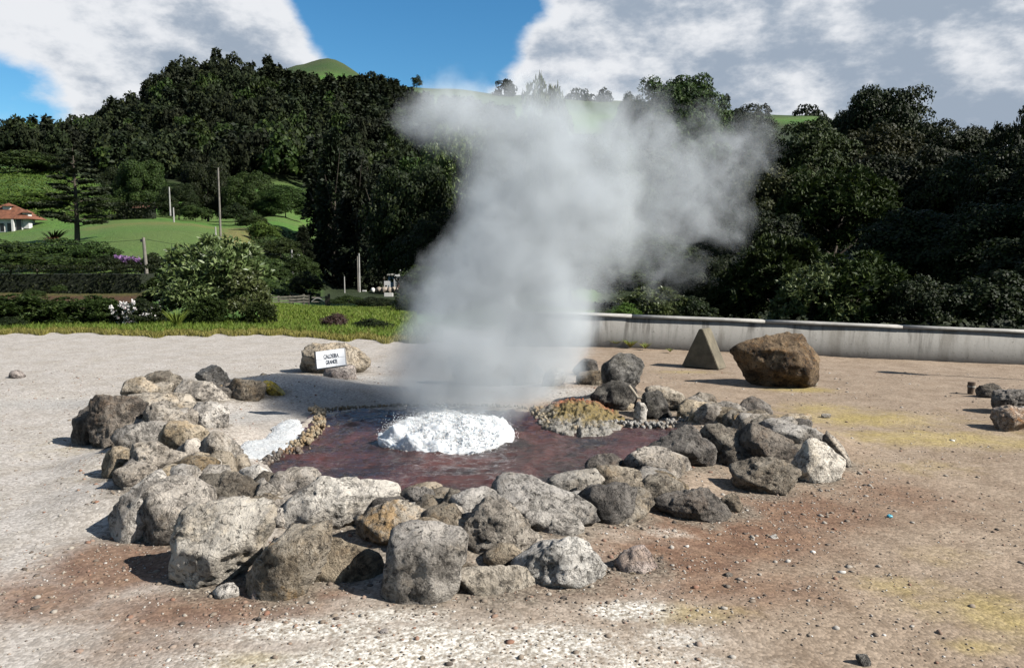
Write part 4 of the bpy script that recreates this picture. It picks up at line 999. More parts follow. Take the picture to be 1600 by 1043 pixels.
def broad_crown(seed, n_clump, n_leaf, leaf, shape='round', rosette=0, spread=.34, low=-.55, lumpy=.17):
    """unit crown: radius about 1, centred at origin; returns mesh data"""
    rng = np.random.default_rng(seed)
    d = sph(n_clump * 4, rng); d = d[d[:, 2] > low][:n_clump]; n_clump = len(d)
    r = rng.uniform(.48, .80, n_clump)
    if shape == 'flat': d[:, 2] *= .6
    bumpy = 1 + lumpy * vnoise(d * 1.6 + seed, seed)
    cc = d * (r * bumpy)[:, None]; cr = rng.uniform(.17, spread, n_clump)
    k = rng.integers(0, n_clump, n_leaf)
    o = sph(n_leaf, rng); o[:, 2] = np.where(o[:, 2] < -.35, -o[:, 2], o[:, 2])
    sh = rng.uniform(.45, 1.0, n_leaf) ** .5
    C = cc[k] + o * (cr[k] * sh)[:, None] * np.array([1, 1, .8])
    if rosette:
        # tips with a whorl of leaves
        ax = unit(o * .7 + d[k] * .4 + np.array([0, 0, .55]) + rng.normal(0, .25, (n_leaf, 3)))
        C = np.repeat(C, rosette, 0); ax = np.repeat(ax, rosette, 0); m_ = len(C)
        t = unit(np.cross(ax, rng.normal(0, 1, (m_, 3))))
        N = unit(ax * rng.uniform(.35, 1.1, (m_, 1)) + t)
        L = rng.uniform(.75, 1.25, m_) * leaf; W = L * .30
        return quads(C, N, L, W, rng)
    L = rng.uniform(.7, 1.35, n_leaf) * leaf
    # leaf plates face outwards more often than not
    return plates(C, unit(o * .75 + d[k] * .2 + rng.normal(0, .42, (n_leaf, 3))), L, L * .66, rng)
def conifer_crown(seed, n_leaf, leaf, tiers=14, slim=.24):
    rng = np.random.default_rng(seed)
    nb = tiers * 7
    zb = rng.uniform(.06, .97, nb); an = rng.uniform(0, 6.283, nb)
    R = slim * (1 - zb) ** .75 * rng.uniform(.65, 1.2, nb) + .012
    k = rng.integers(0, nb, n_leaf); t = rng.uniform(.15, 1, n_leaf) ** .7
    x = np.cos(an[k]) * R[k] * t; y = np.sin(an[k]) * R[k] * t
    z = zb[k] - (t ** 1.6) * R[k] * .35 + rng.normal(0, .016, n_leaf)
    C = np.stack([x, y, z], -1) + rng.normal(0, .018, (n_leaf, 3))
    N = unit(np.stack([np.cos(an[k]), np.sin(an[k]), -.25 + 0 * t], -1) + rng.normal(0, .45, (n_leaf, 3)))
    L = rng.uniform(.7, 1.4, n_leaf) * leaf
    return quads(C, N, L, L * .5, rng)
def trunk_mesh(seed, h, r, n_limb=6, lean=.05, top=.60, spread=.55):
    rg = random.Random(seed); paths = []
    P = [Vector((0, 0, -.15))]; 
    for i in range(1, 7): P.append(Vector((rg.gauss(0, lean) * h * i / 6 * .5, rg.gauss(0, lean) * h * i / 6 * .5, h * top * i / 6)))
    R = [r * (1 - .8 * i / 6) for i in range(7)]; R[0] *= 1.35
    paths.append((P, R))
    for k in range(n_limb):
        t = rg.uniform(.3, .95); i = min(5, int(t * 6)); p = P[i].lerp(P[i + 1], t * 6 - i)
        an = rg.uniform(0, 6.28); L = h * rg.uniform(.22, .38) * spread / .55
        d = Vector((math.cos(an), math.sin(an), rg.uniform(.45, 1.1))).normalized()
        q = p + d * L * .5 + Vector((0, 0, L * .06)); e = p + d * L + Vector((0, 0, L * .2))
        rr = R[i] * .5; paths.append(([p, q, e], [rr, rr * .65, rr * .2]))
    V, Fq = tube(paths, 6); return mesh_np('trunk', V, Fq, True)

CROWN = {}
def crown(key):
    if key not in CROWN:
        kind, s = key
        if kind == 'big': V, Fq = broad_crown(s, 130, 36000, .040, spread=.25)
        elif kind == 'dome': V, Fq = broad_crown(s, 170, 38000, .040, spread=.22, lumpy=.05)
        elif kind == 'bush': V, Fq = broad_crown(s, 70, 9000, .066, spread=.30, low=-.2)
        elif kind == 'ros': V, Fq = broad_crown(s, 52, 1500, .115, rosette=9, spread=.30, low=-.3)
        elif kind == 'rosbig': V, Fq = broad_crown(s, 70, 2000, .085, rosette=8, spread=.28, low=-.4)
        elif kind == 'far': V, Fq = broad_crown(s, 34, 1000, .17, spread=.34)
        elif kind == 'con': V, Fq = conifer_crown(s, 9000, .034)
        elif kind == 'farcon': V, Fq = conifer_crown(s, 520, .11, 12, .20)
        elif kind == 'sparse': V, Fq = broad_crown(s, 30, 2600, .065, spread=.20, shape='flat', low=-.1)
        if kind not in ('con', 'farcon'):       # unit crown: reaches 1 sideways and 1 upwards
            rr = np.percentile(np.hypot(V[:, 0], V[:, 1]), 97); V = V * np.array([1 / rr, 1 / rr, 1 / np.percentile(V[:, 2], 99.6)])
        CROWN[key] = mesh_np('crown_%s_%d' % key, V, Fq)
    return CROWN[key]
def put_crown(name, key, mat, parent=None, loc=None):
    me = crown(key)
    if not me.materials: me.materials.append(None)
    o = link(name, me, None, parent, loc)
    o.material_slots[0].link = 'OBJECT'; o.material_slots[0].material = LM[mat]
    return o
TRUNKS = [trunk_mesh(50 + i, 1.0, .035, 7) for i in range(4)]
for t in TRUNKS: t.materials.append(BARK)
def tree(px, top, D, wpx, kind, mat, label, name='tree', group=None, base=None, seed=0, crown_frac=.72, cat='tree', trunk_r=1.0):
    "a tree whose crown spans wpx photo pixels and whose top shows at photo row `top`, standing D metres off"
    X = (px - CX) / F * D
    zg = float(terrain_z(np.array([X]), np.array([D]))[0]) if base is None else base
    zt = at(px, top, D).z; H = max(zt - zg, .4); W = wpx * D / F
    if kind == 'far' and H < W * .95: zg = zt - W * .95; H = W * .95
    rg = random.Random(seed * 31 + int(px) * 7 + int(top))
    e = empty(name, (X, D, zg)); e.rotation_euler = (0, 0, rg.uniform(0, 6.28))
    tr = link('trunk', TRUNKS[seed % 4], None, e); 
    if kind in ('con', 'farcon'):
        tr.scale = (H * .7 * trunk_r, H * .7 * trunk_r, H * 1.15)
        c = put_crown('crown', (kind, seed % 3), mat, e); s = W / 2 / (.24 if kind == 'con' else .2); c.scale = (s, s, H * 1.03)
    else:
        tr.scale = (H * 1.0 * trunk_r, H * 1.0 * trunk_r, H * .98)
        c = put_crown('crown', (kind, seed % 3), mat, e)
        ch = H * crown_frac
        if kind == 'bush': tr.scale = (H * .5, H * .5, H * .6)
        c.scale = (W / 2, W / 2, ch / 1.8); c.location = (0, 0, H - ch / 1.8)
        if kind == 'bush': c.scale = (W / 2, W / 2, H * .62); c.location = (0, 0, H * .38)
    tag(e, label, cat, group); return e
def shrub(px, top, bot, wpx, D, kind, mat, label, name='shrub', group=None, seed=0, base=None, cat='shrub'):
    X = (px - CX) / F * D; b_ = at(px, bot, D).z if base is None else base; zt = at(px, top, D).z
    H = max(zt - b_, .2); W = wpx * D / F
    e = empty(name, (X, D, b_ - .05)); e.rotation_euler = (0, 0, seed * 1.7)
    tr = link('stem', TRUNKS[seed % 4], None, e); tr.scale = (H * 1.1, H * 1.1, H * .9)
    c = put_crown('foliage', (kind, seed % 3), mat, e)
    c.scale = (W / 2, W / 2, H * .62); c.location = (0, 0, H * .38)
    tag(e, label, cat, group); return e

# ---- grove behind the wall (right) and behind the steam
GR = "trees of the grove behind the wall"
RT = [ # px, top, D, width, kind, mat, label
 (1372, 140, 62, 150, 'dome', 'dark', "tall domed dark tree, highest crown of the grove behind the wall"),
 (1340, 205, 54, 200, 'big', 'olive', "broad olive tree standing in front of the tall domed tree"),
 (1462, 192, 58, 140, 'dome', 'dark', "dark rounded tree beside the tall domed tree on the grove skyline"),
 (1520, 204, 60, 130, 'big', 'dark', "dark tree between the rounded tree and the feathery tree on the skyline"),
 (1566, 170, 50, 96, 'sparse', 'dark', "feathery tree with arching twigs silhouetted above the grove"),
 (1245, 196, 52, 170, 'dome', 'mid', "leafy green tree just below the bare green hilltop"),
 (1295, 178, 66, 90, 'big', 'dark', "small flat-topped dark tree between the green hilltop and the tall domed tree"),
 (1225, 262, 42, 180, 'big', 'olive', "yellowish green tree on the grove's edge next to the steam"),
 (1300, 262, 38, 190, 'rosbig', 'mid', "glossy-leaved tree hung with reddish sprays in the middle of the grove"),
 (1420, 240, 44, 200, 'big', 'dark', "deep green tree under the tall domed tree"),
 (1510, 250, 40, 210, 'big', 'mid', "green tree below the feathery tree"),
 (1590, 235, 36, 190, 'big', 'dark', "very dark tree closing the grove, under the feathery tree"),
 (1450, 330, 30, 230, 'big', 'dark', "black-shaded tree directly behind the concrete wall"),
 (1560, 320, 27, 230, 'big', 'dark', "black-shaded tree behind the wall past the leafy shrubs"),
 (1180, 330, 34, 170, 'big', 'dark', "dark tree behind the glossy pale-leaved shrubs and the steam"),
 (1052, 124, 105, 155, 'dome', 'mid', "domed green tree rising out of the thin steam"),
 (985, 150, 112, 70, 'big', 'dark', "smaller tree on the shoulder of the domed green tree in the steam"),
 (1150, 170, 115, 110, 'big', 'dark', "hazy tree between the domed green tree and the bare hilltop"),
 (850, 131, 40, 92, 'rosbig', 'pale', "pale yellow-green spiky tree poking out above the steam"),
 (800, 205, 44, 150, 'big', 'mid', "green tree mostly veiled by the thick steam below the spiky tree"),
 (930, 215, 46, 170, 'big', 'mid', "tree veiled by steam beside the pale spiky tree"),
 (1030, 240, 48, 180, 'big', 'dark', "dark tree seen through the thin steam under the domed tree"),
 (1110, 250, 46, 150, 'big', 'dark', "dark tree at the steam's thin edge beside the yellowish green tree"),
 (1000, 370, 30, 190, 'big', 'mid', "low green tree veiled by steam behind the wall's end"),
 (890, 380, 32, 180, 'big', 'mid', "low tree hidden in the thickest steam behind the wall"),
 (1110, 400, 27, 150, 'big', 'dark', "dark bushy tree in the gap between the steam and the glossy shrubs"),
 (715, 200, 52, 120, 'rosbig', 'pale', "silvery-leaved tree half veiled by the steam above the kiosk"),
 (650, 262, 48, 150, 'big', 'dark', "black-shaded evergreen leaning over the kiosk"),
 (700, 330, 44, 150, 'big', 'dark', "dark evergreen meeting the steam above the kiosk bank"),
 (598, 300, 95, 80, 'rosbig', 'olive', "olive tree with pale leaf tips beside the black-shaded evergreen"),
 (760, 300, 60, 140, 'big', 'dark', "evergreen behind the steam column"),
 (525, 205, 92, 80, 'con', 'conifer', "tall dark conifer standing behind the twin poles"),
 (560, 240, 88, 85, 'con', 'conifer', "tall dark conifer beside the slender grey pole"),
 (500, 262, 96, 70, 'con', 'conifer', "dark conifer next to the grassy bank"),
 (595, 260, 84, 75, 'con', 'conifer', "dark conifer above the kiosk"),
 (1680, 230, 34, 260, 'big', 'dark', "dark tree standing over the far end of the wall"),
 (1655, 180, 56, 170, 'big', 'dark', "dark skyline tree behind the feathery tree, towards the far wall end"),
 (1700, 330, 22, 300, 'big', 'dark', "dark tree leaning over the end of the wall"),
 (2060, -230, 26, 470, 'big', 'dark', "unseen tall tree added to shade the grove from beyond the end of the wall"),  # from here on: unseen trees added to cast shade over the grove
 (2150, -130, 33, 420, 'big', 'dark', "unseen broad tall tree added for shade behind the shading tree beyond the wall"),
 (1880, -40, 36, 330, 'big', 'dark', "unseen tall dark tree added for shade between the grove and the shading trees")]
for k, (px, top, D, w, kind, mat, lab) in enumerate(RT):
    if kind == 'con': tree(px, top, D, w, kind, mat, lab, 'conifer_tree', "conifers behind the kiosk", seed=k)
    else: tree(px, top, D, w, kind, mat, lab, 'grove_tree', GR, seed=k, crown_frac=.9 if D < 50 else .72)
SH = "shrubs along the wall"
for k, (px, top, bot, w, D, kind, mat, lab) in enumerate([
 (1215, 368, 520, 150, 19.5, 'ros', 'mid', "tall glossy-leaved shrub behind the wall near the triangular marker"),
 (1330, 392, 525, 190, 18.5, 'ros', 'mid', "broad glossy-leaved shrub behind the wall past the large boulder"),
 (1270, 412, 520, 120, 17.8, 'ros', 'pale', "paler glossy shrub between two taller shrubs behind the wall"),
 (1148, 420, 515, 90, 20, 'ros', 'mid', "small glossy shrub in the dark gap behind the triangular marker"),
 (1022, 446, 512, 110, 19, 'ros', 'pale', "silvery green shrub touching the steam behind the wall"),
 (975, 470, 510, 60, 18, 'bush', 'bright', "low bright green shrub at the steam's edge behind the wall"),
 (1440, 430, 525, 110, 17, 'bush', 'dark', "dark shrub under the black-shaded trees behind the wall"),
 (1080, 460, 515, 90, 19, 'bush', 'dark', "dark low shrub behind the wall beside the silvery one"),
 (1550, 420, 530, 160, 17, 'bush', 'dark', "deeply shaded shrub behind the wall at the lamp shadow")]):
    shrub(px, top, bot, w, D, kind, mat, lab, 'wall_shrub', SH, k)

# ---- left verge and garden
for k, (px, top, bot, w, D, kind, mat, lab) in enumerate([
 (40, 458, 514, 130, 19.5, 'ros', 'mid', "low leathery shrub at the verge, first below the clipped hedge"),
 (125, 460, 514, 115, 19.5, 'ros', 'mid', "low dark-green shrub between the leathery shrub and the white flowers"),
 (10, 492, 520, 70, 18.2, 'bush', 'dark', "small dark shrub hugging the grass verge"),
 (172, 464, 514, 85, 19.2, 'ros', 'mid', "low shrub touching the white flowering bush"),
 (215, 464, 510, 80, 19.0, 'bush', 'dark', "dark green bush dotted with white flowers"),
 (335, 368, 500, 165, 20.5, 'ros', 'pale', "big round silvery-leaved bush, tallest on the verge"),
 (300, 415, 500, 110, 19.8, 'ros', 'pale', "lower silvery bush merging into the tallest one"),
 (385, 420, 505, 95, 19.8, 'ros', 'pale', "silvery bush beside the meadow fence"),
 (405, 470, 508, 50, 18.8, 'ros', 'mid', "small leafy bush at the foot of the silvery bushes"),
 (322, 462, 508, 70, 18.9, 'ros', 'mid', "shadowed leafy bush in front of the tallest silvery bush"),
 (255, 432, 480, 70, 22, 'ros', 'mid', "leafy bush behind the bare pole by the white flowers"),
 (580, 494, 521, 70, 17.6, 'bush', 'dark', "very dark low shrub at the meadow's corner by the steam"),
 (522, 486, 514, 44, 18.6, 'bush', 'rust', "reddish withered shrub at the edge of the meadow"),
 (545, 460, 478, 60, 36, 'bush', 'mid', "green bush at the end of the wooden fence"),
 (585, 462, 482, 60, 34, 'bush', 'dark', "dark bush in front of the kiosk bank"),
 (660, 415, 490, 80, 30, 'ros', 'mid', "leafy bush between the kiosk and the steam"),
 (640, 455, 498, 60, 26, 'bush', 'mid', "low green bush below the kiosk at the steam's edge"),
 (700, 440, 500, 80, 25, 'bush', 'mid', "green bush veiled by the steam near the kiosk")]):
    shrub(px, top, bot, w, D, kind, mat, lab, 'verge_shrub', "shrubs on the verge", k)
# white flowers on the bush
fl = [o for o in COL.objects if o.get('label') == "dark green bush dotted with white flowers"][0]
rng = np.random.default_rng(8)
def flowers(parent, n, mat, rx, z0, z1, size):
    C = []
    for _ in range(n):
        an = rng.uniform(3.4, 6.0); t = rng.uniform(.55, 1.0)
        zc = rng.uniform(z0, z1); C.append((math.cos(an) * rx * t, math.sin(an) * rx * t, zc))
    C = np.array(C); k = 14
    CC = np.repeat(C, k, 0) + rng.normal(0, size * .35, (n * k, 3))
    V, Fq = quads(CC, sph(n * k, rng), np.full(n * k, size), np.full(n * k, size * .8), rng)
    o = link('flower_heads', mesh_np('flower_heads', V, Fq), LM[mat], parent); o["kind"] = 'stuff'; return o
fo = flowers(fl, 34, 'white', .60, .15, .72, .06); fo.rotation_euler = (0, 0, -fl.rotation_euler.z)

GD = "garden bushes above the hedge"
for k, (px, top, bot, w, D, kind, mat, lab) in enumerate([
 (20, 374, 425, 120, 46, 'bush', 'mid', "layered green bush under the house"),
 (90, 372, 425, 110, 47, 'bush', 'mid', "layered green bush below the reddish palm"),
 (150, 376, 425, 90, 46, 'bush', 'mid', "layered green bush in front of the cedar"),
 (60, 392, 430, 140, 42, 'bush', 'mid', "dense low bush right above the clipped hedge"),
 (165, 398, 430, 60, 44, 'bush', 'dark', "small dark bush at the end of the layered bushes"),
 (205, 400, 425, 46, 45, 'bush', 'dark', "bush crowned with purple flowers"),
 (172, 392, 415, 24, 47, 'bush', 'dark', "small bush with a few purple flowers"),
 (245, 394, 440, 60, 42, 'bush', 'dark', "dark bush behind the bare pole")]):
    e = shrub(px, top, bot, w, D, kind, mat, lab, 'garden_bush', GD, k)
    if 'purple' in lab:
        o = flowers(e, 30 if 'crowned' in lab else 9, 'purple', .75 if 'crowned' in lab else .4, .6, .95 , .13); o.rotation_euler = (0, 0, -e.rotation_euler.z)
# clipped hedge rows: box-shaped leaf mass
def hedge(px0, px1, top, bot, D, depth, label, leaf, mat, seed, name='clipped_hedge'):
    rg = np.random.default_rng(seed)
    a, b_ = at(px0, bot, D), at(px1, bot, D); H = at(px0, top, D).z - a.z; L = (b_ - a).length
    n = int(L * (H + depth) * 170 * (.12 / leaf) ** 1.2)
    u = rg.uniform(0, 1, n); face = rg.uniform(0, 1, n) < H / (H + depth)
    x = u * L; zt = H * (1 + .06 * vnoise(np.stack([x * .6, x * 0, x * 0], -1), seed))
    z = np.where(face, rg.uniform(0, 1, n), 1.0) * zt + rg.normal(0, .03, n); y = np.where(face, 0, rg.uniform(0, depth, n)) + rg.normal(0, .06, n) + .1 * (z / H) ** 3 * face
    C = np.stack([x, y, z], -1); N = unit(np.stack([0 * x, -1. * face, 1. * (~face)], -1) * .4 + rg.normal(0, .7, (n, 3)))
    Ls = rg.uniform(.7, 1.3, n) * leaf
    V, Fq = quads(C, N, Ls, Ls * .6, rg)
    e = empty(name, a)
    link('foliage', mesh_np('foliage', V, Fq), LM[mat], e)
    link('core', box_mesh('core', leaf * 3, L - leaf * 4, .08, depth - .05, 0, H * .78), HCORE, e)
    tag(e, label, 'hedge', "clipped hedges in the garden")
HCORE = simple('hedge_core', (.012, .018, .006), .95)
hedge(-60, 232, 419, 462, 36, 1.6, "long clipped hedge along the garden above the reddish bank", .10, 'dark', 1)
hedge(172, 243, 319, 347, 106, 3.0, "squared dark hedge at the top of the lawn beside the cedar", .3, 'dark', 2)
for k, (px, top, bot, w, D, lab) in enumerate([(53, 450, 466, 36, 27, "small round clipped bush on the reddish bank"), (92, 443, 456, 24, 30, "small dome-shaped bush against the long hedge")]):
    shrub(px, top, bot, w, D, 'bush', 'mid', lab, 'clipped_bush', "round bushes on the reddish bank", k)

# ---- cedar with flat layered boughs
e = empty('cedar_tree', at(121, 380, 70)); HC = at(121, 228, 70).z - e.location.z
rg = random.Random(4); rngc = np.random.default_rng(14)
V, Fq = tube([([(0, 0, -.3), (.1, 0, HC * .4), (0, .05, HC * .98)], [.26, .17, .03])], 7)
link('trunk', mesh_np('trunk', V, Fq, True), BARK, e)
VV, FF, off = [], [], 0
tb = []
for k in range(34):
    zf = .20 + .78 * (k / 34) ; an = k * 2.4 + rg.uniform(-.4, .4); R = 4.1 * (1.02 - zf) ** .62 * rg.uniform(.65, 1.1); z = HC * zf
    tip = Vector((math.cos(an) * R, math.sin(an) * R, z + .05 * R)); tb.append(([(0, 0, z - .25), tip * .5 + Vector((0, 0, z * .5 - .05)), tip], [.06, .035, .012]))
    n = int(230 * R + 60); t = rngc.uniform(.22, 1.05, n) ** .8
    side = rngc.normal(0, .17, n) * R * t ** .6
    x = math.cos(an) * R * t - math.sin(an) * side; y = math.sin(an) * R * t + math.cos(an) * side
    C = np.stack([x, y, z + .08 * R * t + rngc.normal(0, .05, n)], -1)
    N = unit(np.stack([np.cos(an + rngc.normal(0, .8, n)), np.sin(an + rngc.normal(0, .8, n)), rngc.normal(0, .18, n)], -1))
    v_, f_ = quads(C, N, rngc.uniform(.18, .36, n), rngc.uniform(.10, .18, n), rngc); VV.append(v_); FF.append(f_ + off); off += len(v_)
link('crown', mesh_np('crown', np.concatenate(VV), np.concatenate(FF)), LM['cedar'], e)
V, Fq = tube(tb, 5); link('boughs', mesh_np('boughs', V, Fq, True), BARK, e)
tag(e, "cedar with flat layered boughs beside the house", 'tree')
# ---- palm-like clump with dry fronds
def fronds(name, px, bot, D, H, n, label, mats, cat, spread=.6, wfac=.04):
    q = at(px, bot, D); e = empty(name, q); rg = np.random.default_rng(int(px))
    for part, mt, cnt, droop in mats:
        VV, FF, off = [], [], 0
        for k in range(cnt):
            an = rg.uniform(0, 6.28); L = H * rg.uniform(.7, 1.15); pts = []
            for j in range(6):
                t = j / 5; pts.append((math.cos(an) * spread * L * t, math.sin(an) * spread * L * t, L * (t - droop * t * t)))
            pts = np.array(pts); s = np.array([-math.sin(an), math.cos(an), 0]) * H * wfac
            w = np.array([.5, 1, 1, .8, .5, .05])[:, None]
            V = np.concatenate([pts - s * w, pts + s * w]); F_ = np.array([(j, j + 1, j + 7, j + 6) for j in range(5)])
            VV.append(V); FF.append(F_ + off); off += 12
        link(part, mesh_np(part, np.concatenate(VV), np.concatenate(FF), True), LM[mt], e)
    tag(e, label, cat); return e
fronds('palm_clump', 85, 380, 60, 1.5, 0, "palm-like clump with rusty dry fronds below the house", [('green_fronds', 'dark', 40, .35), ('dry_fronds', 'dryfrond', 34, .9)], 'palm', .8)
fronds('grass_tuft', 277, 514, 17.6, .62, 0, "tall bright green grass tuft on the verge below the silvery bushes", [('blades', 'grass', 150, .35)], 'grass tuft', .55, .014)
for k, (px, bot, D, H, lab) in enumerate([(985, 543, 14.1, .22, "tuft of yellowish grass at the foot of the wall beside the steam"), (1008, 545, 13.9, .16, "small dry grass tuft against the wall near the steam"), (962, 541, 14.3, .2, "grass tuft at the wall half lost in steam"), (1047, 550, 13.6, .10, "tiny sprig of dry weed at the foot of the wall")]):
    fronds('grass_tuft', px, bot, D, H, 0, lab, [('blades', 'drygrass', 60, .4), ('green_blades', 'grass', 40, .3)], 'grass tuft', .9, .02)
# ---- mid-distance trees round the lawn
MD = "trees round the lawn"
for k, (px, top, D, w, kind, mat, lab) in enumerate([
 (232, 252, 125, 80, 'big', 'mid', "round pale-topped tree above the squared hedge"), (195, 262, 130, 60, 'big', 'dark', "dark tree behind the squared hedge beside the pale-topped tree"),
 (285, 288, 118, 60, 'big', 'dark', "dark tree beside the two lawn-top posts"), (310, 320, 112, 50, 'bush', 'mid', "bushy tree on the upper rim of the lawn"),
 (372, 318, 108, 56, 'bush', 'dark', "rounded bush behind the tallest pole"), (400, 335, 92, 50, 'bush', 'mid', "bush on the dry bank beside the lawn"),
 (330, 255, 135, 80, 'big', 'dark', "dark tree on the slope behind the tallest pole"), (395, 270, 130, 80, 'big', 'mid', "green tree at the forest foot above the dry bank"),
 (450, 290, 125, 80, 'big', 'mid', "green tree at the forest foot above the grassy patch"), (415, 345, 80, 50, 'bush', 'bright', "light green bush on the bank above the big silvery bush"),
 (440, 372, 72, 60, 'bush', 'mid', "green bush covering the bank behind the small lamp pole"), (470, 395, 66, 56, 'bush', 'mid', "green bush on the bank beside the dark conifers"),
 (476, 355, 84, 36, 'con', 'conifer', "small dark conical shrub on the grassy patch"), (430, 415, 60, 60, 'bush', 'mid', "leafy bush behind the meadow fence"),
 (480, 425, 56, 56, 'bush', 'dark', "dark bush behind the end of the fence"), (20, 305, 112, 120, 'bush', 'bright', "ferny thicket on the slope behind the house"),
 (75, 300, 116, 90, 'bush', 'bright', "ferny thicket between the house and the cedar"), (165, 300, 114, 60, 'bush', 'mid', "green thicket behind the cedar"),
 (100, 240, 170, 70, 'big', 'dark', "flat dark tree on the upper fern slope"), (40, 235, 165, 110, 'bush', 'mid', "row of bushes edging the fern slope below the forest")]):
    tree(px, top, D, w, kind, mat, lab, 'lawn_tree' if kind != 'bush' else 'lawn_bush', MD, seed=k, crown_frac=1.08, cat='tree' if kind != 'bush' else 'bush', trunk_r=.6)
# small skyline trees on the far ridge
for k, (px, top, D, w, lab) in enumerate([(790, 124, 640, 40, "round tree on the far ridge beside the pale spiky tree"), (902, 138, 640, 44, "ragged tree on the far ridge past the pale spiky tree"), (940, 139, 640, 36, "twin-crowned tree on the far ridge before the domed tree"),
 (1125, 147, 600, 18, "tiny lone tree on the ridge past the domed tree"), (1251, 163, 520, 44, "leaning bushy tree on the bare green hilltop"), (655, 117, 640, 20, "small lone tree on the ridge above the steam"),
 (586, 111, 660, 16, "tiny tree on the slope of the green peak"), (620, 124, 640, 22, "dark bush on the far ridge above the forest"), (1180, 164, 560, 40, "hazy tree beside the bare green hilltop")]):
    tree(px, top, D, w, 'far', 'dark', lab, 'ridge_tree', "small trees on the far ridge", seed=k, crown_frac=1.1)

# ---- forest on the hill: the nearest and largest singly, the rest as one mass
rng = np.random.default_rng(99)
cand = []
while len(cand) < 760:
    px = rng.uniform(-60, 800); D = math.exp(rng.uniform(math.log(185), math.log(385)))
    if px < 180 and D < 215: continue
    X = (px - CX) / F * D
    if all((X - a) ** 2 + (D - b_) ** 2 > (5.2 if px < 430 else 4.6) ** 2 for a, b_, _, _ in cand): cand.append((X, D, px, rng.uniform(0, 1)))
    if len(cand) > 620 and rng.uniform() < .002: break
cand.sort(key=lambda t: t[1])
VV, FF, off = [], [], 0
for k, (X, D, px, u) in enumerate(cand):
    z = float(terrain_z(np.array([X]), np.array([D]))[0])
    con = (px > 425 and D > 270 and u < .85) or u < .2
    H = (rng.uniform(11, 15) if con else rng.uniform(8.5, 12.5)); W = H * (.36 if con else .78) * rng.uniform(.85, 1.2)
    if k < 300:
        o = put_crown('forest_conifer' if con else 'forest_tree', ('farcon' if con else 'far', k % 3), 'conifer' if con else ('hill' if u < .8 else 'mid'), None, (X, D, z - .4 if con else z + H * .42)); o.rotation_euler = (0, 0, u * 40)
        o.scale = (W / 2 / .2, W / 2 / .2, H) if con else (W / 2, W / 2, H * .58)
        tag(o, "dark pointed conifer in the forest on the wooded hill" if con else "dark rounded tree in the forest on the wooded hill", 'tree', "pointed conifers on the wooded hill" if con else "rounded trees on the wooded hill")
    else:
        key = ('farcon' if con else 'far', k % 3); me = crown(key)
        co = np.empty(len(me.vertices) * 3, np.float32); me.vertices.foreach_get('co', co); co = co.reshape(-1, 3)
        a = u * 40; R = np.array([[math.cos(a), -math.sin(a), 0], [math.sin(a), math.cos(a), 0], [0, 0, 1]])
        s = np.array([W / 2 / .2, W / 2 / .2, H]) if con else np.array([W / 2, W / 2, H * .62])
        v_ = (co * s) @ R.T + np.array([X, D, z - .4 if con else z + H * .42])
        VV.append(v_); FF.append(np.arange(len(co)).reshape(-1, 4) + off); off += len(co)
o = link('forest_canopy', mesh_np('forest_canopy', np.concatenate(VV), np.concatenate(FF)), LM['hill']); tag(o, "dense dark forest covering the upper hill", kind='stuff')

# ---- grass: verge, meadow
def grass(name, n, fx, h, w, mat, label):
    X, Y = fx(n); n = len(X); Z = np.where(Y < 17.5, ground_z(X, Y), terrain_z(X, Y)) - .01
    hh = rng.uniform(.5, 1.3, n) * h; an = rng.uniform(0, 6.28, n); ln = rng.normal(0, .35, (n, 2)) * hh[:, None]
    b0 = np.stack([X, Y, Z], -1); s = np.stack([np.cos(an), np.sin(an) * .3, 0 * an], -1) * w * .5
    mid = b0 + np.stack([ln[:, 0] * .35, ln[:, 1] * .35, hh * .6], -1); tip = b0 + np.stack([ln[:, 0], ln[:, 1], hh], -1)
    V = np.stack([b0 - s, b0 + s, mid + s * .8, tip, mid - s * .8], 1).reshape(-1, 3); k = np.arange(n)[:, None] * 5
    Fq = [k + np.array([[0, 1, 2, 4]]), k + np.array([[4, 2, 3]])]
    tag(link(name, mesh_np(name, V, Fq), LM[mat]), label, kind='stuff')
def edge_y(px): return np.interp(px, [0, 120, 250, 330, 430, 520, 620, 700], [524, 519, 527, 524, 524, 530, 534, 536])
def verge(lo, hi, pw=1.0):
    def f(n):
        px = rng.uniform(-120, 690, n); D = np.array([gnd(400, y).y for y in np.linspace(510, 545, 60)]); 
        De = np.interp(edge_y(px), np.linspace(510, 545, 60), D)
        nz = vnoise(np.stack([px * .05, px * 0, px * 0], -1), 4) * .35
        Dd = De + nz + lo + rng.uniform(0, 1, n) ** pw * (hi - lo)
        return (px - CX) / F * Dd, Dd
    return f
grass('verge_grass', 26000, verge(-.1, 1.3, 1.3), .10, .022, 'drygrass', "short yellowing grass along the edge of the gravel")
grass('meadow_edge_grass', 26000, verge(.5, 4.0, 1.2), .15, .026, 'grass', "rough green grass behind the yellowing verge")
def mead(n):
    px = rng.uniform(405, 650, n); D = np.exp(rng.uniform(math.log(19), math.log(35), n)); return (px - CX) / F * D, D
grass('meadow_grass', 24000, mead, .11, .04, 'grass', "lush green grass of the small meadow by the fence")

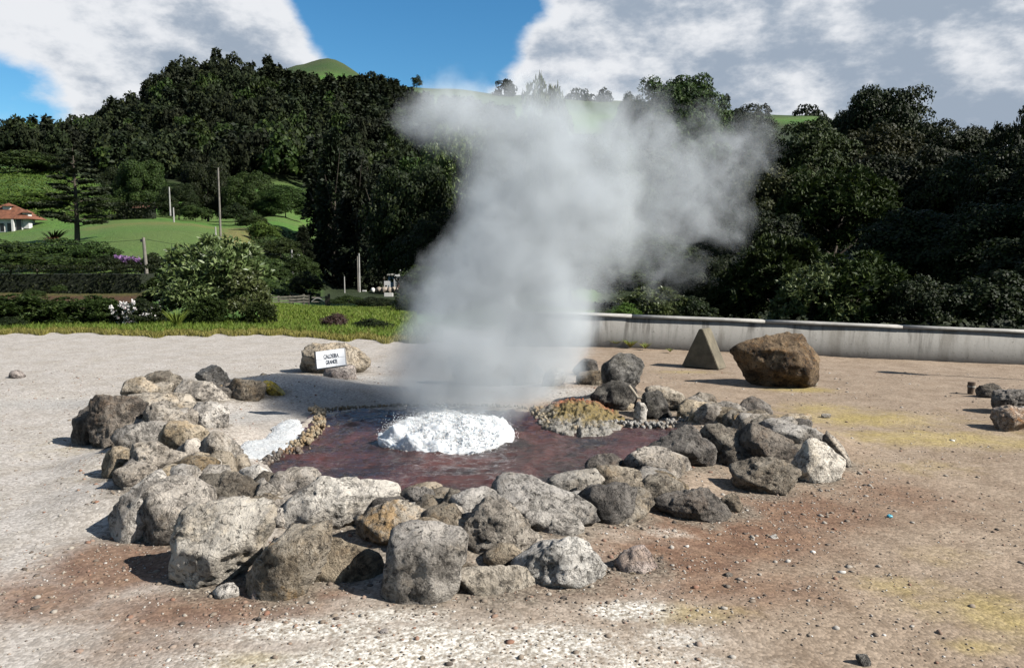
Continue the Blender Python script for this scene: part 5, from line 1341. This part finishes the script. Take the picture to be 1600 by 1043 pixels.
# fern and bramble cover on the slopes behind the garden
def cover(name, n, px0, px1, d0, d1, leaf, mat, label, hmax):
    px = rng.uniform(px0, px1, n); D = np.exp(rng.uniform(math.log(d0), math.log(d1), n)); X = (px - CX) / F * D
    lump = np.clip(fbm(np.stack([X, D, X * 0], -1) * .35, 55, 3) + .35, 0, 1)
    C = np.stack([X, D, terrain_z(X, D) + lump * hmax * rng.uniform(.3, 1, n)], -1)
    L = rng.uniform(.6, 1.4, n) * leaf
    V, Fq = plates(C, unit(np.array([.1, -.35, .8]) + rng.normal(0, .45, (n, 3))), L, L * .6, rng)
    tag(link(name, mesh_np(name, V, Fq), LM[mat]), label, kind='stuff')
cover('fern_slope', 26000, -150, 190, 106, 178, .42, 'bright', "ferns and brambles covering the steep slope behind the house", 1.1)
cover('bank_undergrowth', 12000, 395, 500, 50, 96, .26, 'mid', "undergrowth covering the bank between lawn and conifers", .8)
cover('grove_undergrowth', 16000, 930, 1750, 15.5, 34, .16, 'dark', "dark undergrowth behind the concrete wall", .5)

# ------------------------------------------------------------------ house with tiled roof
WH = simple('white_plaster', (.74, .73, .70), .85, .08, 3)
RF = simple('roof_tile', (.21, .080, .042), .85, .3, 2.5, .3)
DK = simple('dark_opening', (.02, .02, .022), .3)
WD = simple('grey_wood', (.26, .23, .19), .9, .35, 5, .3)
PO = simple('pole_wood', (.21, .19, .165), .85, .25, 3)
PC = simple('pole_concrete', (.40, .39, .37), .85, .2, 3)
D_ = 100; zb = at(20, 372, D_).z; zE = at(20, 342, D_).z
hs = empty('garden_house', (at(0, 372, D_).x, D_, zb)); tag(hs, "white house with a red tiled roof and two chimneys beside the cedar", 'house')
eh = zE - zb; xr = 46 / F * D_; xl = -9.0
link('wall', box_mesh('wall', xl, xr - .9, 0, 2.8, -.5, eh), WH, hs)
rz = at(20, 325, D_).z - zb
bm = bmesh.new()
y0, y1 = -.5, 3.3
pv = [bm.verts.new(p) for p in [(xl - .5, y0, eh), (xr + .5, y0, eh), (xr + .5, y1, eh), (xl - .5, y1, eh), (xl + 3, 1.4, rz + .3), (xr - 2.2, 1.4, rz + .3)]]
for f_ in [(0, 1, 5, 4), (1, 2, 5), (2, 3, 4, 5), (3, 0, 4), (3, 2, 1, 0)]: bm.faces.new([pv[i] for i in f_])
me = bpy.data.meshes.new('roof'); bm.to_mesh(me); bm.free()
ro = link('roof', me, RF, hs)
def chimney(px, top, wpx, bot, y):
    x0 = (px - 0) / F * D_; w = wpx / F * D_; zt = at(px, top, D_).z - zb; z0 = at(px, bot, D_).z - zb
    c = link('chimney', box_mesh('chimney', x0 - w / 2, x0 + w / 2, y, y + w, z0 - 1.2, zt - .35), WH, hs)
    cb = bmesh.new(); a = w / 2 + .28
    pv = [cb.verts.new((x0 + sx * a, y + w / 2 + sy * a, zt - .34)) for sx, sy in ((-1, -1), (1, -1), (1, 1), (-1, 1))] + [cb.verts.new((x0, y + w / 2, zt + .1))]
    for f_ in [(0, 1, 4), (1, 2, 4), (2, 3, 4), (3, 0, 4), (3, 2, 1, 0)]: cb.faces.new([pv[i] for i in f_])
    mm = bpy.data.meshes.new('chimney_cap'); cb.to_mesh(mm); cb.free(); link('chimney_cap', mm, RF, c)
chimney(40, 328, 9, 342, .2); chimney(6, 317, 12, 330, .9)
for px in (5, 16):
    x0 = px / F * D_; f_ = link('window', box_mesh('window', x0 - .32, x0 + .32, -.06, .02, .8, 2.0), WH, hs)
    link('pane', box_mesh('pane', x0 - .25, x0 + .25, -.08, -.061, .87, 1.93), DK, f_)
x0 = 24 / F * D_; link('corner_post', box_mesh('corner_post', x0 - .14, x0 + .14, -.45, -.2, 0, eh - .01), WH, hs)
link('porch_shade', box_mesh('porch_shade', 27 / F * D_, xr - .95, -.04, .0, 0, eh - .05), DK, hs)  # dark sheet standing in for the shade under the porch
# small roof among trees
q = at(220, 321, 118); sh = empty('garden_shed', (q.x, q.y, q.z - 1.6)); tag(sh, "small shed with a brown tiled roof half hidden above the squared hedge", 'shed')
link('wall', box_mesh('wall', -1.2, 1.2, 0, 2.4, 0, 1.25), WD, sh)
bm = bmesh.new(); pv = [bm.verts.new(p) for p in [(-1.5, -.3, 1.25), (1.5, -.3, 1.25), (1.5, 2.7, 1.25), (-1.5, 2.7, 1.25), (-1.3, 1.2, 2.0), (1.3, 1.2, 2.0)]]
for f_ in [(0, 1, 5, 4), (1, 2, 5), (2, 3, 4, 5), (3, 0, 4), (3, 2, 1, 0)]: bm.faces.new([pv[i] for i in f_])
me = bpy.data.meshes.new('roof'); bm.to_mesh(me); bm.free(); link('roof', me, simple('brown_tile', (.16, .07, .045), .9), sh)

# ------------------------------------------------------------------ kiosk above its stone bank
kz = lambda X, Y, D=78.: at(560 + X / 13.03, 410 + Y / 13.03, D)
KD = 78.
BL = simple('blue_paint', (.20, .29, .36), .7, .1); RD = simple('door_brown', (.14, .06, .045), .6); STN = simple('pale_stone', (.32, .27, .22), .9, .4, 4, .5)
a = kz(610, 500); b_ = kz(890, 500); t_ = kz(610, 262)
kk = empty('kiosk', a); tag(kk, "small blue and white kiosk with an arched gable on a stone bank", 'kiosk')
wk = (b_ - a).x; hk = t_.z - a.z; xm = (kz(760, 500) - a).x
link('side_wall', box_mesh('side_wall', 0, xm, .02, 2.2, -.3, hk), BL, kk)
link('front_wall', box_mesh('front_wall', xm + .005, wk, -.15, 2.2, -.3, hk - .05), WH, kk)
dr = link('door', box_mesh('door', xm + .17, xm + .52, -.19, -.15, -.05, hk - .3), RD, kk)
link('window', box_mesh('window', xm + .60, wk - .08, -.19, -.15, .3, hk - .3), DK, kk)
link('roof', box_mesh('roof', -.12, xm + .05, -.2, 2.35, hk + .002, hk + .12), simple('kiosk_roof', (.40, .38, .34), .8), kk)
link('cornice', box_mesh('cornice', xm - .05, wk + .1, -.24, -.1, hk - .10, hk + .12), WH, kk)
pts = [(xm + .40 + .33 * math.cos(t), -.17, hk + .10 + .45 * math.sin(t)) for t in np.linspace(math.pi, .05, 12)]
V, Fq = tube([(pts, [.09] * 12)], 6); link('gable_arch', mesh_np('gable_arch', V, Fq, True), WH, kk)
link('corner_pillar', box_mesh('corner_pillar', xm - .16, xm + .0, -.12, .01, -.3, hk - .01), WH, kk)
# white board
a = kz(525, 540, 76.); e = empty('white_board', a); tag(e, "white notice board on legs beside the kiosk", 'board')
wb = (kz(650, 540, 76.) - a).x; hb = kz(525, 375, 76.).z - a.z; hm = kz(525, 460, 76.).z - a.z
link('panel', box_mesh('panel', 0, wb, 0, .06, hm, hb), WH, e)
for xx in (0, wb * .45, wb - .09): link('leg', box_mesh('leg', xx, xx + .09, .005, .055, -.1, hm), WH, e)
# stone bank and white kerb
a = kz(270, 605, 75.); b_ = kz(880, 560, 75.)
bk = empty('stone_bank', a); tag(bk, "sloping stone bank carrying the kiosk, with a white rounded end", 'bank')
Lb = (b_ - a).x; rg = random.Random(6); hbk = kz(420, 505, 75.).z - a.z
x = .35; k = 0
while x < Lb:
    w = rg.uniform(.35, .7)
    c, P, f = rock_mesh(np.array([(x + .5 * w + .55 * w * math.cos(t), 0, hbk * .5 * (1 + .15 * x / Lb) + hbk * .6 * math.sin(t)) for t in np.linspace(0, 6.28, 8)[:-1]]), .6, 3, 700 + k, .8, .1)
    link('bank_stone', mesh_np('bank_stone', P, f, True), STN, bk, c); x += w * .9; k += 1
v, f = ico(3); link('white_end', mesh_np('white_end', v * np.array([.22, .25, .26]) + np.array([.12, 0, .2]), f, True), WH, bk)
a = kz(520, 700, 70.); b_ = kz(700, 640, 70.)
e = empty('white_kerb', a); tag(e, "whitewashed kerb block below the stone bank", 'kerb')
link('kerb_block', box_mesh('kerb_block', 0, (b_ - a).x, 0, .3, 0, .36, .03), WH, e)
a = kz(75, 595, 80.); e = empty('white_kerb', a); tag(e, "small whitewashed stone at the foot of the slender pole", 'kerb')
link('kerb_block', box_mesh('kerb_block', 0, .42, 0, .3, 0, .16, .03), WH, e)

# ------------------------------------------------------------------ wooden fence round the meadow
fz = lambda X, Y, D=44.: at(400 + X / 10, 430 + Y / 10, D)
a = fz(230, 450); fe = empty('wooden_fence', a); tag(fe, "weathered wooden rail fence at the back of the meadow", 'fence')
px_ = [(235, 330), (355, 320), (530, 315), (575, 315), (750, 295), (825, 305)]
for X, Y in px_:
    p = fz(X, 450) - a; h_ = fz(X, Y).z - a.z
    link('post', box_mesh('post', p.x - .045, p.x + .045, -.04, .04, -.2, h_), WD if X not in (575, 825) else simple('dark_post', (.06, .05, .045), .9), fe)
for (X0, Y0), (X1, Y1) in zip(px_[:-1], px_[1:]):
    for q_ in (.25, .55, .85):
        p0 = fz(X0, 450) - a; p1 = fz(X1, 450) - a; h0 = (fz(X0, Y0).z - a.z) * q_; h1 = (fz(X1, Y1).z - a.z) * q_
        n = Vector((0, -.055, 0)); V = [(p0.x, -.06, h0 - .045), (p1.x, -.06, h1 - .045), (p1.x, -.06, h1 + .045), (p0.x, -.06, h0 + .045)]
        V += [(x, -.041, z) for x, _, z in V]
        me = bpy.data.meshes.new('rail'); me.from_pydata(V, [], [(0, 1, 2, 3), (7, 6, 5, 4), (0, 4, 5, 1), (1, 5, 6, 2), (2, 6, 7, 3), (3, 7, 4, 0)]); me.update()
        link('rail', me, WD, fe)
e = empty('wooden_gate', fz(870, 420)); tag(e, "low gate with a curved pale brace at the end of the fence", 'gate')
wg = (fz(1090, 420) - fz(870, 420)).x; hg = fz(870, 330).z - fz(870, 420).z
link('gate_frame', box_mesh('gate_frame', 0, wg, 0, .03, hg * .72, hg * .95), WD, e)
link('lower_rail', box_mesh('lower_rail', 0, wg, 0, .03, 0, hg * .16), WD, e)
V, Fq = tube([([(wg * t, -.03, hg * (.1 + .6 * math.sin(math.pi * min(1, t * 1.1)))) for t in np.linspace(0, .95, 9)], [.03] * 9)], 5); link('brace', mesh_np('brace', V, Fq, True), PC, e)
for X in (1100, 1140):
    p = fz(X, 420) - fz(870, 420); link('gate_post', box_mesh('gate_post', p.x - .06, p.x + .06, -.04, .06, -.2, hg * (1.45 if X > 1120 else 1.1)), simple('gate_post_%d' % X, (.10, .07, .055), .9), e)

# ------------------------------------------------------------------ poles and wires
def pole(px, top, bot, D, r, mat, label, arm=None, lean=0.0):
    q = at(px, bot, D); h_ = at(px, top, D).z - q.z
    e = empty('utility_pole', (q.x, q.y, q.z)); tag(e, label, 'pole', "poles along the lane")
    V, Fq = tube([([(0, 0, -.6), (lean * .5, 0, h_ * .5), (lean, 0, h_)], [r * 1.2, r, r * .8])], 8); link('shaft', mesh_np('shaft', V, Fq, True), mat, e)
    if arm == 'insulator': link('insulator_bracket', box_mesh('insulator_bracket', lean - .14, lean + .05, -.05, .05, h_ - .22, h_ - .08), DK, e)
    if arm == 'lamp':
        V, Fq = tube([([(lean, 0, h_ * .8), (lean + .3, 0, h_ * .84), (lean + .55, 0, h_ * .82)], [.03, .025, .02])], 5); link('lamp_arm', mesh_np('lamp_arm', V, Fq, True), PC, e)
        v, f = ico(2); link('lamp_head', mesh_np('lamp_head', v * np.array([.16, .12, .09]) + np.array([lean + .62, 0, h_ * .81]), f, True), WH, e)
    return e
pole(345, 262, 376, 75, .10, PO, "tallest bare wooden pole rising behind the big silvery bush")
pole(232, 371, 458, 38, .09, PO, "wooden pole carrying the wires in front of the clipped hedge", 'insulator', -.12)
pole(266, 292, 330, 104, .10, PC, "pale concrete post standing behind the lawn's upper rim")
pole(272, 324, 352, 98, .10, PC, "shorter pale post on the lawn's upper rim")
pole(457, 390, 436, 68, .09, PC, "pale lamp pole on the leafy bank", 'lamp')
pole(562, 396, 457, 80, .09, PC, "slender grey pole in front of the dark conifers by the kiosk")
pole(559.5, 400, 457, 80.6, .07, PO, "brown pole standing right beside the slender grey pole")
pole(538.5, 432, 456, 78, .06, PC, "short thin grey pole near the end of the fence")
pole(337, 354, 364, 76, .07, PC, "stubby pale marker post beside the tallest pole")
wt = at(229, 374, 38)
wm = simple('wire', (.03, .03, .03), .6)
for tgt, lab in ((at(-120, 385, 40), "overhead wire running from the hedge pole towards the house side"), (at(420, 393, 37), "overhead wire sagging from the hedge pole over the silvery bush")):
    pts = [wt.lerp(tgt, t) - Vector((0, 0, .5 * 4 * t * (1 - t) * .25)) for t in np.linspace(0, 1, 12)]
    V, Fq = tube([(pts, [.008] * 12)], 4); V = V - np.array(tuple(wt)); o = link('overhead_wire', mesh_np('overhead_wire', V, Fq, True), wm, None, wt); tag(o, lab, 'wire')
# unidentified white object, built as a bench, glimpsed behind the shrubs
a = at(246, 476, 24); e = empty('white_bench', a); tag(e, "white slatted garden bench glimpsed behind the bush with white flowers", 'bench')
sc_ = 24 / F
link('seat', box_mesh('seat', 0, 24 * sc_, -.05, .3, .12, .20), WH, e); link('backrest', box_mesh('backrest', 23 * sc_, 30 * sc_, .0, .05, .02, .34), WH, e); link('leg', box_mesh('leg', 2 * sc_, 4 * sc_, 0, .06, -.3, .115), WH, e); link('leg', box_mesh('leg', 20 * sc_, 22 * sc_, 0, .06, -.3, .115), WH, e)

# ------------------------------------------------------------------ steam: one drifting cloud of real volume rising from the boil
BL_ = [ # px, py, D, radius px, weight
 (690,628,7.3,85,.55),(770,600,7.4,105,.95),(690,580,7.5,95,.85),(835,580,7.6,78,.9),(640,590,7.6,65,.5),(890,560,7.8,52,.45),
 (740,530,7.6,110,1),(840,520,7.7,110,1.1),(680,510,7.8,75,.75),(895,490,7.9,60,.6),(780,450,7.8,110,1.1),(860,430,7.9,110,1.1),(720,430,8,80,.75),
 (800,360,8,110,1.0),(880,350,8.1,110,1.1),(770,320,8.1,75,.9),(950,340,8.2,90,.72),(1010,350,8.3,85,.42),(1060,340,8.4,90,.33),(1080,395,8.4,80,.25),(980,420,8.2,75,.26),
 (840,260,8.2,105,.9),(930,250,8.3,95,.7),(1010,270,8.4,90,.42),(1100,290,8.5,95,.28),(1140,330,8.5,80,.25),
 (760,200,8.3,90,.72),(690,185,8.4,75,.66),(645,185,8.4,50,.5),(840,190,8.4,90,.68),(920,190,8.5,85,.50),(1000,200,8.5,85,.38),(1080,220,8.6,100,.30),(1150,225,8.6,90,.26),(720,150,8.5,65,.42),(790,160,8.5,65,.42),(670,140,8.5,45,.24),(1190,215,8.6,60,.22),
 (560,610,7.7,60,.2),(630,555,7.7,65,.5),(610,615,7.5,60,.42),(660,470,7.9,60,.45),(1050,450,8.2,55,.16),(950,150,8.6,60,.2),(870,150,8.6,60,.3)]
STEAM_D = 2.1
BW = [(at(px, py, D), r * D / F, w) for px, py, D, r, w in BL_]
bm = bmesh.new()
for c, r, w in BW:
    bmesh.ops.create_icosphere(bm, subdivisions=3, radius=r * 1.32, matrix=Matrix.Translation(c) @ Matrix.Diagonal((1, 1.0, 1, 1)))
for v in bm.verts: v.co.z = max(v.co.z, .075)
tmp = bpy.data.meshes.new('tmp'); bm.to_mesh(tmp); bm.free()
to = bpy.data.objects.new('tmp', tmp); COL.objects.link(to)
rm = to.modifiers.new('r', 'REMESH'); rm.mode = 'VOXEL'; rm.voxel_size = .11
dg = bpy.context.evaluated_depsgraph_get(); dg.update()
sme = bpy.data.meshes.new_from_object(to.evaluated_get(dg)); bpy.data.objects.remove(to)
sme.name = 'steam'
m, g, out = material('steam')
pos = g.n('ShaderNodeNewGeometry').outputs['Position']
wn = g.noise(pos, 1.5, 3, .5, 0, 'Color')
wp = g.vmath('ADD', pos, g.vmath('SCALE', g.vmath('SUBTRACT', wn, (.5, .5, .5)), scale=.55))
tot = None
for c, r, w in BW:
    dd = g.vmath('DISTANCE', wp, tuple(c))
    t = g.math('MULTIPLY', g.step(dd, r * 1.22, r * .10), w)
    tot = t if tot is None else g.math('ADD', tot, t)
nz = g.noise(wp, 3.0, 8, .66)
den = g.math('SUBTRACT', g.math('MULTIPLY', tot, 1.0), g.math('MULTIPLY', g.math('SUBTRACT', nz, .36), 2.0))
den = g.math('MULTIPLY', g.math('MAXIMUM', den, 0.0), g.step(tot, .02, .30))
pv = g.n('ShaderNodeVolumePrincipled', {'Color': (.66, .70, .735, 1), 'Density': g.math('MULTIPLY', den, STEAM_D), 'Anisotropy': .1})
g.l.new(pv.outputs[0], out.inputs['Volume'])
sme.materials.clear(); sme.materials.append(m)
base = Vector((BC.x, BC.y, WATER_Z))
for v in sme.vertices: v.co -= base
o = link('steam_plume', sme, None, None, base)
tag(o, "thick grey-white plume of steam rising from the boiling water", 'steam', kind='stuff')
